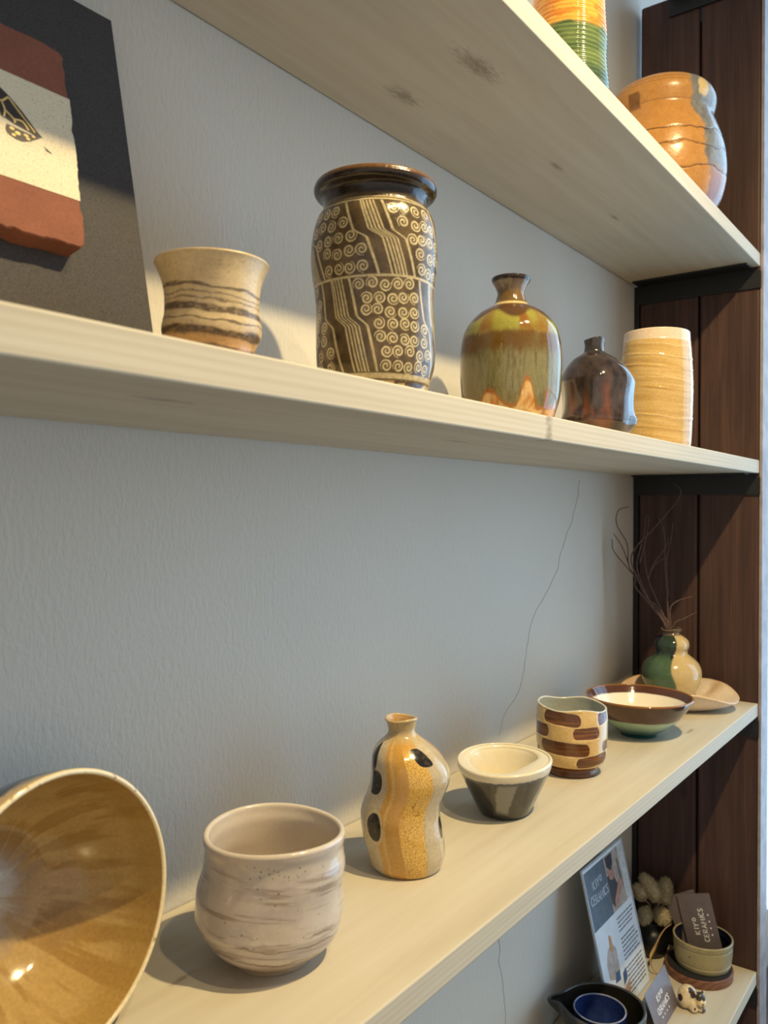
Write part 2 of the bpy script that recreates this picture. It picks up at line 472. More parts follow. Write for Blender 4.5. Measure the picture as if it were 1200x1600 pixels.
def tall_def(th, z, r, fl, s):
    w = sstep(10, 40, z) * sstep(140, 120, z) * (fl == 1)
    return r + w * (0.5 * np.cos(3 * th + 1 + z / 30) + 0.3 * np.cos(5 * th - z / 22)), z
pot('stamped_vase', 'tall brown vase with cream spiral stamps and a dark flared rim', 'vase', -0.8835, -0.12, SH['B'], tall, tall_color,
    glaze('stamped_brown_glaze', 0.2, 0.16, 170, 0.0009, 0.5, 0.1, 0.22), [('interior', lambda z, f: f == 3), above('rim', 155.5), above('neck', 144.0), below('foot', 13.5), BODY],
    nrow=360, nseg=660, deform=tall_def)

# --- flared marbled cup -----------------------------------------------------
mug = [(0, 25.2), (8, 24.6), (15.3, 25.0), (19.5, 26.3), (23.3, 28.2), (26.4, 29.0), (29.8, 29.1), (34.4, 28.2), (39.4, 27.6), (49.0, 28.3), (56.6, 29.7), (61.6, 31.2), (65.4, 32.7), (67.5, 33.8)]
def mug_color(th, z, r, fl, s):
    x, y, zz = xyz(th, z, r)
    n = fbm(x / 14, y / 14, z / 5); n3 = fbm(x / 2.2, y / 2.2, z / 1.2, 3)
    zw = z + 2.2 * np.sin(th * 1.1 + 0.6) + (n - 0.5) * 5
    c = mix(flat((186, 164, 124), z), flat((206, 186, 150), z), n)
    c = mix(c, flat((190, 140, 82), z), sstep(30, 22, zw) * 0.75)
    for zc, w, d in ((50.5, 1.0, .85), (46.0, .5, .7), (43, .5, .7), (38.0, 2.3, .92), (31.5, .55, .8), (24.6, 2.4, .95), (15.5, 2.2, .9), (3.0, 1.2, .9)):
        c = mix(c, flat((74, 58, 46), z), d * sstep(w * 1.25, w * 0.55, np.abs(zw - zc)) * np.clip(0.35 + n3 * 1.2, 0, 1))
    c = mix(c, flat((120, 98, 70), z), sstep(0.66, 0.76, n3) * 0.4)
    return mix(c, flat((196, 172, 130), z), (fl >= 2).astype(float) * 0.8)
pot('flared_cup', 'small flared cup with tan and dark brown marbled bands', 'cup', -1.0439, -0.12, SH['B'], mug, mug_color,
    glaze('marbled_glaze', 0.32, 0.15, 160, 0.0003), [INT, RIM, below('foot', 13), BODY], wall_t=2.6, nrow=150, nseg=320,
    deform=lambda th, z, r, fl, s: (r + 0.45 * np.sin(2 * th + z / 7) * sstep(5, 20, z), z + (fl >= 1) * 0.4 * np.sin(th) * z / 60))

# --- green bottle vase ------------------------------------------------------
green = [(0, 38.0), (3, 39.2), (14.9, 43.4), (33.1, 48.9), (50.1, 50.8), (64.4, 51.2), (78.7, 51.0), (95.6, 48.9), (107.3, 44.6), (118.3, 35.4), (124.2, 27.0), (128.0, 19.5), (131.0, 16.8), (134.6, 15.2), (141.7, 13.6), (147.6, 15.6), (153.4, 19.0), (156.0, 19.7)]
def green_color(th, z, r, fl, s):
    x, y, zz = xyz(th, z, r)
    n = fbm(x / 12, y / 12, z / 30); n2 = fbm(x / 3, y / 3, z / 14, 4); n3 = fbm(x / 30 + 5, y / 30, z / 60)
    zz = z + (n2 - 0.5) * 16
    c = mix(flat((104, 98, 62), z), flat((134, 130, 96), z), n2)
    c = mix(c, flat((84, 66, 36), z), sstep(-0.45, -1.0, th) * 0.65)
    c = mix(c, flat((92, 78, 44), z), sstep(0.50, 0.68, fbm(x / 2.2 + 4, y / 2.2, z / 16, 4)) * 0.6)
    c = mix(c, flat((100, 74, 32), z), sstep(70, 82, zz) * sstep(103, 92, zz) * np.clip(0.5 + n, 0, 1))
    grn = mix(flat((128, 120, 46), z), flat((152, 150, 76), z), n)
    c = mix(c, grn, sstep(92, 98, z + (n2 - 0.5) * 4))
    st = sstep(0.52, 0.62, fbm(np.cos(th) * 2.2 + 3, np.sin(th) * 2.2, z / 260, 2))
    c = mix(c, flat((126, 76, 24), z), st * sstep(90, 100, z) * 0.9)
    sc = sstep(111, 116, z + 5 * np.sin(6 * th + 1))
    c = mix(c, flat((84, 58, 36), z), sc)
    c = mix(c, flat((196, 178, 128), z), sstep(127, 128, z) * sstep(131, 130, z))
    c = mix(c, mix(flat((96, 74, 40), z), flat((122, 98, 62), z), n2), sstep(130.5, 131.5, z))
    c = mix(c, flat((128, 112, 100), z), sstep(141, 147, z))
    c = mix(c, flat((42, 32, 28), z), sstep(151.5, 153.5, z))
    # bare-clay tongues rising from the foot
    pk = lambda a, w, h: h * np.exp(-np.abs(wrap(th - a) / w) ** 2.6)
    edge = 22 + pk(-0.42, 0.22, 15) + pk(-0.9, 0.18, 8) + pk(0.33, 0.15, 26) + pk(1.9, 0.2, 14) + pk(2.8, 0.25, 20) + pk(-2.0, 0.2, 12) + (n - 0.5) * 8
    d = edge - z
    cl = mix(flat((208, 176, 122), z), flat((186, 122, 52), z), sstep(0.45, 0.65, n3 * 0.4 + n2 * 0.6))
    c = mix(c, flat((158, 98, 32), z), sstep(-4.5, 0, d) * 0.9)
    c = mix(c, cl, sstep(0.4, 3.5, d))
    c = mix(c, flat((150, 92, 40), z), sstep(0.1, 0.02, np.abs(wrap(th - 0.80))) * sstep(45, 34, z) * 0.8)
    c = mix(c, flat((206, 168, 160), z), sstep(0.95, 1.2, th) * sstep(34, 20, z) * 0.7)
    return mix(c, flat((60, 48, 36), z), (fl == 3).astype(float))
pot('bottle_vase', 'olive green and amber glazed bottle vase with narrow flared neck', 'vase', -0.6301, -0.1, SH['B'], green, green_color,
    glaze('olive_amber_glaze', 0.1, 0.06, 60, 0.00015, 0.5, 0.3), [INT, above('lip', 150.5), above('neck', 130.5), BODY], wall_t=3, nrow=240, nseg=400, depth=60)

# --- dark lobed bottle ------------------------------------------------------
dark = [(0, 29.0), (3, 30.5), (8, 33.5), (12, 37), (19.3, 41.1), (25.2, 42.0), (31, 40.6), (36.9, 39.6), (47.1, 39.3), (57.3, 40.3), (66.1, 41.6), (72.0, 40.8), (80.7, 36.3), (87.3, 30.8), (93.9, 24.0), (98.5, 16.8), (101.2, 12.6), (104, 11.2), (110.0, 10.5), (115.5, 11.4)]
dark = [(z, r, -3.6 * sstep(70, 100, np.array(z)).item()) for z, r in dark]
def dark_color(th, z, r, fl, s):
    x, y, zz = xyz(th, z, r)
    n = fbm(x / 11, y / 11, z / 26); n2 = fbm(x / 5 + 9, y / 5, z / 12, 4)
    c = mix(flat((36, 28, 29), z), flat((74, 63, 63), z), np.clip(n2 * 1.5 - 0.3, 0, 1))
    am = sstep(0.50, 0.66, n) * sstep(75, 50, z)
    c = mix(c, flat((112, 62, 32), z), am * 0.5)
    for a, zc, w, h in ((0.15, 17, 0.26, 9), (-0.3, 36, 0.08, 16), (0.30, 44, 0.09, 18), (-0.75, 44, 0.1, 22)):
        c = mix(c, flat((132, 72, 34), z), 0.6 * np.exp(-(wrap(th - a) / w) ** 2 - ((z - zc) / h) ** 2) * (0.4 + n2))
    c = mix(c, flat((50, 48, 47), z), sstep(96, 104, z) * 0.8)
    return mix(c, flat((30, 26, 26), z), (fl == 3).astype(float))
def dark_def(th, z, r, fl, s):
    w = sstep(4, 14, z) * sstep(92, 60, z) * (fl < 2)
    d = np.cos(7 * th + 0.6 * np.sin(z / 20)); b = np.exp(-((z - 20) / 9) ** 2)
    r = r + w * (0.9 * d + 1.4 * b * np.cos(7 * th + 2.2) + 0.8 * np.cos(3 * th + 1))
    return r, z + sstep(108, 116, z) * (1.2 * np.sin(2 * th) + 1.0 * np.cos(th)) * (fl >= 1)
pot('lobed_bottle_vase', 'squat dark brown lobed bottle vase with amber streaks and short neck', 'vase', -0.4784, -0.13, SH['B'], dark, dark_color,
    glaze('aubergine_glaze', 0.1, 0.08, 80, 0.0003, 0.6, 0.4), [INT, above('neck', 100.5), BODY], wall_t=2.6, depth=40, nrow=200, nseg=360, deform=dark_def)

# --- cream cylinder ---------------------------------------------------------
cyl = [(0, 41.4), (3, 43.0), (8.9, 44.2), (31.2, 45.8), (63.9, 47.2), (91.3, 47.2), (120.5, 45.4), (142.9, 43.3), (145.5, 42.8), (148, 42.6), (157.0, 42.0)]
def cyl_color(th, z, r, fl, s):
    x, y, zz = xyz(th, z, r)
    zr = z + 3 * np.sin(th + 0.5) + 2 * np.sin(2 * th)
    n = fbm(x / 40, y / 40, zr / 3, 4)
    c = mix(flat((184, 148, 84), z), flat((212, 180, 120), z), np.clip(n * 1.5 - 0.25, 0, 1))
    for zc in (124, 96, 46, 140): c = mix(c, flat((222, 198, 148), z), 0.6 * sstep(1.3, 0.3, np.abs(zr - zc - 3 * (fbm(th * 2, 0 * z + zc, 0 * z) - .5) * 2)))
    c = mix(c, flat((220, 200, 180), z), sstep(143.5, 145.5, z + 1.2 * np.sin(2 * th)))
    return mix(c, flat((206, 186, 160), z), (fl == 3).astype(float))
def cyl_def(th, z, r, fl, s):
    zr = z + 3 * np.sin(th + 0.5) + 2 * np.sin(2 * th)
    d = np.zeros_like(z)
    for zc in (124, 110, 96, 82, 64, 46, 30, 15): d = d + 0.55 * np.exp(-((zr - zc - 4 * (fbm(th * 1.3, 0 * z + zc, 0 * z) - .5)) / 1.5) ** 2) * sstep(0.3, 0.6, fbm(th * 1.1 + zc, 0 * z + zc * 3, 0 * z, 2))
    d = d + 0.5 * (fbm(th * 0.9, zr / 3.5, 0 * z) - 0.5)
    return r + (fl < 2) * d * sstep(143, 138, z) + 0.6 * np.sin(2 * th + z / 40), z + (fl >= 1) * sstep(150, 158, z) * 0.8 * np.sin(th + 2)
pot('cylinder_vase', 'straw yellow ridged cylinder vase with a pale pink lip band', 'vase', -0.2737, -0.13, SH['B'], cyl, cyl_color,
    glaze('straw_glaze', 0.1, 0.06, 50, 0.0002, 0.5, 0.3), [INT, above('lip', 144.5), BODY], nrow=260, nseg=320, deform=cyl_def)

# --- pots on the highest shelf ----------------------------------------------
orange = [(0, 41), (4, 42.0), (40, 41.9), (52.5, 41.2), (63.3, 39.9), (76.2, 39.3), (90, 39.7), (100, 39.5), (114.1, 38.4), (141.2, 37.2), (181.9, 36.6), (215, 35.5), (225, 37)]
def orange_color(th, z, r, fl, s):
    x, y, zz = xyz(th, z, r)
    n = fbm(x / 16, y / 16, z / 6); rz = 0.5 + 0.5 * np.sin((z + 1.5 * np.sin(th)) / 4.6 * 2 * PI)
    o = mix(flat((206, 142, 50), z), flat((222, 180, 86), z), np.clip(rz * 0.3 + n * 0.7 - 0.1, 0, 1))
    o = mix(o, flat((196, 104, 28), z), sstep(0.52, 0.66, n) * 0.7)
    g = mix(flat((62, 84, 52), z), flat((126, 142, 84), z), np.clip(rz * 0.5 + 0.1 + (n - 0.5), 0, 1))
    g = mix(g, flat((44, 66, 66), z), sstep(62, 44, z) * 0.6)
    return mix(o, g, sstep(99, 94, z + (n - 0.5) * 9))
pot('ridged_vase', 'orange vase with ridged throwing rings and green glazed base', 'vase', -0.5603, -0.13, SH['A'], orange, orange_color,
    glaze('orange_green_glaze', 0.12, 0.06, 60, 0.0002, 0.5, 0.3), [INT, RIM, BODY], nrow=300, nseg=300,
    deform=lambda th, z, r, fl, s: (r + (fl < 2) * 0.26 * np.sin((z + 1.5 * np.sin(th)) / 4.6 * 2 * PI) * sstep(4, 20, z), z))

och = [(0, 52), (5, 59), (15.0, 66.5), (36.1, 79.7), (56.3, 85.6), (74.6, 87.6), (92.9, 87.0), (111.2, 84.3), (127.7, 79.5), (143.3, 73.8), (152, 70.6), (157, 70.0), (164.3, 72.0), (175.3, 73.8), (184.5, 72.2), (193.0, 67.0), (198.5, 58), (200.5, 47), (201, 40)]
def och_color(th, z, r, fl, s):
    x, y, zz = xyz(th, z, r)
    n = fbm(x / 30, y / 30, z / 30); n2 = fbm(x / 7, y / 7, z / 7, 4)
    c = mix(flat((170, 118, 56), z), flat((194, 142, 76), z), n2)
    bl = mix(flat((70, 76, 78), z), flat((128, 136, 138), z), n2)
    e = 0.52 + 0.22 * sstep(150, 60, z) + 0.5 * sstep(150, 120, z) * sstep(60, 110, z) * 0.35 + (n - 0.5) * 0.5 + (n2 - 0.5) * 0.12
    blu = sstep(e - 0.04, e + 0.04, th) * sstep(2.3, 2.0, th)
    c = mix(c, bl, blu * (0.9 * sstep(55, 75, z) + 0.5 * sstep(75, 40, z)))
    c = mix(c, flat((148, 100, 96), z), blu * sstep(70, 50, z) * 0.7)
    lb = sstep(0.16, 0.11, np.hypot(wrap(th - 0.86) * 0.9, (z - 178) / 100) + (n2 - .5) * 0.09)
    c = mix(c, flat((206, 178, 120), z), lb)
    for zc, a in ((118, 0.25), (88, 0.0), (62, 0.2)):
        zl = zc + 6 * np.sin(th * 1.3 + zc) + (n - .5) * 16
        c = mix(c, flat((66, 42, 24), z), 0.9 * sstep(1.0, 0.4, np.abs(z - zl)) * (fl == 1))
    for zc in (188, 183, 158): c = mix(c, flat((120, 82, 40), z), 0.6 * sstep(1.0, 0.3, np.abs(z - zc)) * (1 - blu) * (fl == 1))
    stp = sstep(1.0, 0.75, np.maximum(np.abs(wrap(th + 0.52)) / 0.14, np.abs(z - 163) / 13) + (n2 - .5) * 0.5)
    return mix(c, flat((112, 70, 26), z), stp * np.clip(0.5 + n2 * 0.8, 0, 1))
def och_def(th, z, r, fl, s):
    d = np.zeros_like(z)
    for zc in (118, 88, 62):
        zl = zc + 6 * np.sin(th * 1.3 + zc) + (fbm(*[q / 30 for q in xyz(th, z, r)]) - .5) * 16
        d = d - 0.9 * np.exp(-((z - zl) / 1.6) ** 2)
    return r + (fl == 1) * (d + sstep(10, 50, z) * 0.8 * np.cos(3 * th)), z
pot('crackled_jar', 'bulging ochre jar with dark cracks and a grey blue patch', 'jar', -0.192, -0.108, SH['A'], och, och_color,
    glaze('ochre_raku_glaze', 0.28, 0.15, 120, 0.0006, 0.5, 0.15), [INT, RIM, BODY], nrow=300, nseg=420, deform=och_def, depth=60)

# --- speckled white cup -----------------------------------------------------
cup = [(0, 27.5), (1.5, 28.2), (4, 30.0), (8, 35.6), (13, 41.2), (18.3, 44.7), (25.5, 47.7), (29, 49.1), (34.4, 49.3), (47.9, 48.6), (61.0, 47.5), (70, 46.6), (75.5, 46.4), (80.1, 47.4), (83.4, 47.8)]
cup = [(z, r, 0.6 if z < 20 else (-1.2 if z < 55 else 1.6)) for z, r in cup]
def cup_color(th, z, r, fl, s):
    x, y, zz = xyz(th, z, r)
    zt = z + 4.5 * np.sin(th - 0.6)
    n = fbm(x / 32 + 3, y / 32, zt / 3.0, 5); n2 = fbm(x / 16, y / 16, z / 16)
    c = mix(flat((192, 178, 164), z), flat((208, 196, 184), z), n2)
    c = mix(c, flat((134, 112, 96), z), sstep(0.55, 0.72, n) * 0.62 * sstep(76, 66, z) * (fl == 1))
    c = mix(c, flat((166, 150, 150), z), sstep(0.5, 0.62, n2) * 0.35 * (fl == 1))
    for zc, d in ((24, .75), (13, .7), (31, .5), (4.0, .8)):
        c = mix(c, flat((112, 86, 62), z), d * sstep(0.9, 0.25, np.abs(zt - zc - (n2 - .5) * 9)) * sstep(0.35, 0.55, n) * (fl == 1))
    c = mix(c, flat((178, 150, 112), z), sstep(16, 6, z) * 0.5 * (fl < 2))
    sp = np.random.default_rng(8)
    for k in range(46):
        a, zz0, rad = sp.uniform(-1.6, 1.6) if k > 16 else sp.normal(0.0, 0.22), sp.uniform(28, 76) if k > 16 else sp.uniform(70, 79), sp.uniform(0.35, 0.75)
        c = mix(c, flat((58, 40, 32), z), 0.9 * sstep(rad, rad * 0.5, np.hypot(wrap(th - a) * 48, z - zz0)) * (fl == 1))
    return mix(c, mix(flat((200, 186, 170), z), flat((208, 196, 182), z), n2), (fl >= 2).astype(float))
pot('speckled_cup', 'large greyish white cup with brown streaks and dark specks', 'cup', -0.9756, -0.1041, SH['C'], cup, cup_color,
    glaze('speckled_white_glaze', 0.16, 0.08, 70, 0.0002, 0.5, 0.2, 0.06), [INT, RIM, below('foot', 3.0), BODY], wall_t=4.2, nrow=230, nseg=560, floor=8,
    deform=lambda th, z, r, fl, s: (r + 0.5 * np.cos(2 * th + 1.2 + z / 24) + (fl == 1) * 0.35 * np.exp(-((z + 4.5 * np.sin(th - .6) - 27) / 3) ** 2), z + (fl >= 1) * 1.1 * sstep(60, 84, z) * np.sin(2 * th + 0.9)))

# --- spotted gourd vase -----------------------------------------------------
gourd = [(0, 27.5, 1), (2, 29.5, 1), (5.4, 31.3, .5), (14.7, 33.4, .3), (29.9, 34.9, -2.7), (45.1, 34.4, -4.7), (55.4, 33.6, -3.2), (63.1, 33.6, 0), (71.7, 34.2, 3), (79.9, 34.0, 3.6), (88.0, 32.3, 2.2), (96.2, 28.8, -0.3), (103.2, 22.7, -2.4), (109.0, 15.6, -3.2), (112.5, 12.2, -3.7), (116, 11.4, -3.9), (121.7, 12.6, -4.1), (124.5, 14.0, -4.1)]
def gourd_color(th, z, r, fl, s):
    x, y, zz = xyz(th, z, r)
    n = fbm(x / 10, y / 10, z / 24); n2 = fbm(x / 3, y / 3, z / 3, 3)
    och_ = mix(flat((192, 140, 62), z), flat((210, 164, 88), z), n)
    pale = mix(flat((178, 160, 128), z), flat((204, 188, 158), z), np.clip(n * .6 + n2 * .4, 0, 1))
    tw = wrap(th + 0.03 * np.sin(z / 12))
    c = pale
    c = mix(c, och_, sstep(-0.68, -0.55, tw) * sstep(0.62, 0.52, tw))
    c = mix(c, flat((222, 190, 128), z), sstep(0.07, 0.02, np.abs(tw + 0.42)) * 0.5)
    for a in (1.9, -2.2): c = mix(c, och_, sstep(a - 0.45, a - 0.35, tw) * sstep(a + 0.45, a + 0.35, tw))
    e = worley_edge(tw * 34 / 2.6, z / 2.6 + 20)
    cr = sstep(0.12, 0.03, e) * sstep(-0.04, 0.02, tw) * sstep(0.66, 0.58, tw) * sstep(104, 97, z)
    yl = sstep(-0.04, 0.02, tw) * sstep(0.62, 0.56, tw) * sstep(106, 98, z)
    c = mix(c, flat((224, 184, 96), z), yl * 0.7)
    c = mix(c, flat((148, 96, 34), z), cr * 0.85)
    c = mix(c, flat((190, 166, 120), z), sstep(105, 112, z))
    for a, zc, w, h, sq in ((-1.10, 96, .16, 11, 2), (-0.96, 76.5, .20, 9.8, 2.6), (-0.70, 42, .21, 11.4, 2.1), (0.52, 98, .24, 6.5, 3.2), (1.24, 37, .14, 9, 2.4), (1.45, 18, .16, 9, 2.4), (2.6, 60, .2, 10, 2.2), (-2.4, 45, .2, 10, 2.2)):
        dd = (np.abs(wrap(th - a - 0.012 * (98 - z) * (1 if a == 0.52 else 0))) / w) ** sq + (np.abs(z - zc) / h) ** sq
        c = mix(c, flat((214, 196, 156), z), sstep(1.9, 1.4, dd) * (0.6 if a == -0.70 else 0.1))
        c = mix(c, mix(flat((34, 30, 27), z), flat((74, 62, 52), z), sstep(.55, .75, n2)), sstep(1.1, 0.9, dd) * (fl == 1))
    return mix(c, flat((188, 150, 96), z), (fl == 3).astype(float))
def gourd_def(th, z, r, fl, s):
    w = sstep(2, 16, z) * sstep(112, 96, z) * (fl == 1)
    fac = 0.7 * np.abs(np.sin(3.0 * (th + 0.03))) ** 0.7 - 0.4
    return r - w * fac * 2.2, z + (fl >= 1) * sstep(118, 125, z) * 0.8 * np.sin(th * 2)
pot('gourd_vase', 'ochre crackled gourd vase painted with black oval spots', 'vase', -0.808, -0.0969, SH['C'], gourd, gourd_color,
    glaze('crackle_ochre_glaze', 0.13, 0.06, 90, 0.0002, 0.5, 0.25), [INT, above('neck', 110.0), BODY], wall_t=2.8, nrow=280, nseg=480, deform=gourd_def, depth=50)

# --- folded lip bowl --------------------------------------------------------
fold = [(0, 23.0), (1.5, 25.0), (3.8, 27.0), (14.7, 32.8), (31.4, 40.8), (43.0, 46.2), (47.5, 47.8), (51.5, 48.4)]
def fold_color(th, z, r, fl, s):
    x, y, zz = xyz(th, z, r)
    n = fbm(x / 12, y / 12, z / 30); n2 = fbm(x / 4, y / 4, z / 8, 3)
    c = flat((42, 41, 38), z)
    sw = 0.5 + 0.5 * np.sin(4.0 * th + 1.1)
    c = mix(c, flat((84, 80, 68), z), sstep(0.35, 0.5, sw + (n - .5) * .7) * sstep(2, 8, z) * (0.35 + 0.5 * n2))
    for a, w in ((0.0, 0.20), (1.15, 0.16), (-2.1, 0.2), (2.4, 0.25)):
        c = mix(c, flat((142, 140, 132), z), 0.8 * sstep(w * 1.15, w * 0.8, np.abs(wrap(th - a - 0.004 * (z - 25)) + (n2 - .5) * 0.12)) * sstep(6, 12, z))
    top = 43.5 + 1.2 * np.sin(2 * th) + (n2 - .5) * 2
    c = mix(c, flat((70, 78, 88), z), sstep(top - 4.5, top - 1.5, z) * (fl == 1) * 0.9)
    c = mix(c, flat((216, 206, 184), z), sstep(top - 0.8, top + 0.8, z))
    return mix(c, mix(flat((224, 212, 184), z), flat((230, 220, 196), z), n2), (fl >= 2).astype(float))
def fold_def(th, z, r, fl, s):
    w = np.interp(th, [-3.15, -2.3, -1.57, -0.8, 0.0, 0.75, 1.57, 2.0, 2.5, 3.15], [3, 5, 10, 11, 16, 25, 20, 9, 4, 3])
    ker = np.hanning(41); ker /= ker.sum(); w1 = np.convolve(np.r_[w[0][-40:], w[0], w[0][:40]], ker, 'same')[40:-40]; w = np.broadcast_to(w1, th.shape)
    k = 1 + 0.03 * np.cos(2 * th + 0.7) + 0.015 * np.cos(3 * th)
    lip = sstep(0, 0.3, s)
    zr, rr = 51.5, 48.4
    r3 = rr - 3 - w * np.sin(np.clip(s / 0.3, 0, 1) * PI / 2)
    z3 = zr + 0.8 - (3.0 + 0.10 * w) * np.clip(s / 0.3, 0, 1) ** 2
    q = np.clip((s - 0.3) / 0.5, 0, 1)
    rin = r3 + (1 - q) * q * 14; rin = np.where(s > 0.3, (rr - 3 - w) + (27 - (rr - 3 - w)) * q ** 0.8 + 14 * q * (1 - q) * w / 15, r3)
    zin = np.where(s > 0.3, z3 * (1 - q) + 11 * q, z3)
    fl3 = (fl == 3)
    end = s > 0.8
    rin = np.where(end, 27 * (1 - (s - 0.8) / 0.2) + 0.3, rin); zin = np.where(end, 11 - 3 * (s - .8) / .2, zin)
    R = np.where(fl3, rin, r); Z = np.where(fl3, zin, z)
    Z = Z + (fl >= 1) * sstep(25, 52, Z) * (2.2 * np.cos(th - 2.7) + 0.6 * np.sin(2 * th))
    return R * k, Z
pot('folded_lip_bowl', 'small black bowl with cream inside and inward folded lip', 'bowl', -0.6475, -0.1041, SH['C'], fold, fold_color,
    glaze('cream_black_glaze', 0.13, 0.06, 70, 0.0002, 0.5, 0.25, 0.03), [INT, RIM, above('rim_band', 43.0), BODY], wall_t=4, nrow=200, nseg=360, deform=fold_def, nin=60)

# --- brick dabbed cup -------------------------------------------------------
stripe = [(0, 28.2), (1, 29.3), (3, 29.2), (7.4, 28.2), (10.4, 31.0), (13, 36.0), (16.3, 38.6), (22, 40.0), (28.9, 40.6), (47.4, 41.1), (66.0, 40.6), (76.5, 39.4)]
DABS = [(-0.84, 0.26, 70, 67, 7.3), (-1.55, -0.66, 53, 53, 7.2), (0.03, 0.84, 52.6, 53.4, 6.4), (-0.97, 0.50, 36.5, 34.5, 7.6), (0.13, 1.25, 19.5, 24.5, 6.2), (0.98, 1.55, 36, 37, 5.6), (0.80, 1.4, 67, 70, 7),
        (-1.7, -1.1, 27, 27, 5), (1.7, 2.5, 54, 54, 7), (1.8, 2.6, 30, 28, 7), (2.7, 3.6, 68, 66, 7), (-2.6, -1.8, 38, 40, 7), (-2.3, -1.3, 68, 69, 6), (2.9, 3.7, 44, 44, 7)]
def stripe_color(th, z, r, fl, s):
    x, y, zz = xyz(th, z, r)
    n = fbm(x / 10, y / 10, z / 10); n2 = fbm(th * 1.2, z / 1.4, 0 * z + 3, 3)
    c = mix(flat((202, 164, 98), z), flat((222, 190, 132), z), n)
    c = mix(c, flat((214, 200, 172), z), sstep(0.7, 1.2, th) * 0.7 + sstep(-0.8, -1.3, th) * 0.4)
    for a0, a1, z0, z1, h in DABS:
        ac, aw = (a0 + a1) / 2, (a1 - a0) / 2
        u = wrap(th - ac) / aw
        zc = z0 + (z1 - z0) * (u + 1) / 2
        hh = h * (1 - 0.18 * np.clip(np.abs(u), 0, 1) ** 6)
        d = np.maximum(0, np.abs(u) * aw * 40 - (aw * 40 - h * 0.55)) / (h * 0.55)
        e = np.hypot(d, (z - zc) / hh * np.where(np.abs(z - zc) > 0, 1, 1))
        msk = sstep(1.06, 0.94, np.maximum(e, np.abs(z - zc) / hh) + (n - .5) * 0.16) * (fl == 1)
        bro = mix(flat((92, 54, 28), z), flat((138, 86, 34), z), np.clip(sstep(0.45, 0.75, n2) * 0.8 - 0.2 * (z - zc) / h, 0, 1))
        c = mix(c, flat((232, 208, 160), z), sstep(1.25, 1.1, np.maximum(e, np.abs(z - zc) / hh)) * 0.35 * (fl == 1))
        c = mix(c, bro, msk)
    c = mix(c, flat((104, 62, 32), z), sstep(12.8, 11.5, z + (n - .5) * 1.5) * (fl < 2))
    c = mix(c, flat((206, 202, 190), z), (fl == 2) * 1.0)
    return mix(c, flat((176, 178, 168), z), (fl == 3).astype(float))
def stripe_def(th, z, r, fl, s):
    d = np.zeros_like(z)
    for a0, a1, z0, z1, h in DABS:
        u = wrap(th - (a0 + a1) / 2) / ((a1 - a0) / 2)
        zc = z0 + (z1 - z0) * (u + 1) / 2
        d = d - 0.55 * sstep(1.15, 0.85, np.maximum(np.abs(u), np.abs(z - zc) / h))
    k = 1.7 * np.sin(3 * th + 0.4) + 0.8 * np.sin(5 * th) - 2.6 * np.sin(th)
    return r + (fl == 1) * d + 0.7 * np.sin(2 * th + z / 25) * sstep(10, 18, z), z + (fl >= 1) * sstep(56, 78, z) * k * 0.8
pot('brick_pattern_cup', 'tan cup covered in brown brush dabs like bricks with a wavy rim', 'cup', -0.4862, -0.1044, SH['C'], stripe, stripe_color,
    glaze('dabbed_tan_glaze', 0.16, 0.08, 130, 0.0006, 0.5, 0.2), [INT, RIM, below('foot', 12.0), BODY], wall_t=2.6, nrow=230, nseg=460, deform=stripe_def, floor=12)

# --- brown and teal bowl ----------------------------------------------------
bowl = [(0, 24.0), (2.6, 24.2), (4.5, 26.5), (7.8, 31.4), (16.4, 43.2), (27.6, 54.4), (40.5, 63.4), (49, 68.6), (51.5, 70.0)]
def bowl_color(th, z, r, fl, s):
    x, y, zz = xyz(th, z, r)
    n = fbm(x / 18, y / 18, z / 18)
    br = mix(flat((66, 40, 30), z), flat((92, 56, 38), z), n)
    tl = mix(flat((22, 74, 76), z), flat((150, 176, 152), z), sstep(3, 24, z + (n - .5) * 6))
    c = mix(tl, br, sstep(26.0, 27.2, z + (n - .5) * 2))
    c = mix(c, flat((150, 98, 40), z), sstep(49.5, 51.5, z) * 0.9)
    inn = mix(flat((232, 222, 204), z), flat((238, 230, 214), z), n)
    inn = mix(inn, br, sstep(42.0, 43.0, z + (n - .5) * 2))
    return mix(c, inn, (fl == 3).astype(float))
pot('wide_bowl', 'wide bowl with brown band over teal base and white interior', 'bowl', -0.2867, -0.1125, SH['C'], bowl, bowl_color,
    glaze('brown_teal_glaze', 0.1, 0.05, 60, 0.00015, 0.5, 0.3, 0.03), [INT, RIM, below('foot', 3.4), above('rim_band', 26.5), BODY], wall_t=3, nrow=170, nseg=320, floor=7)

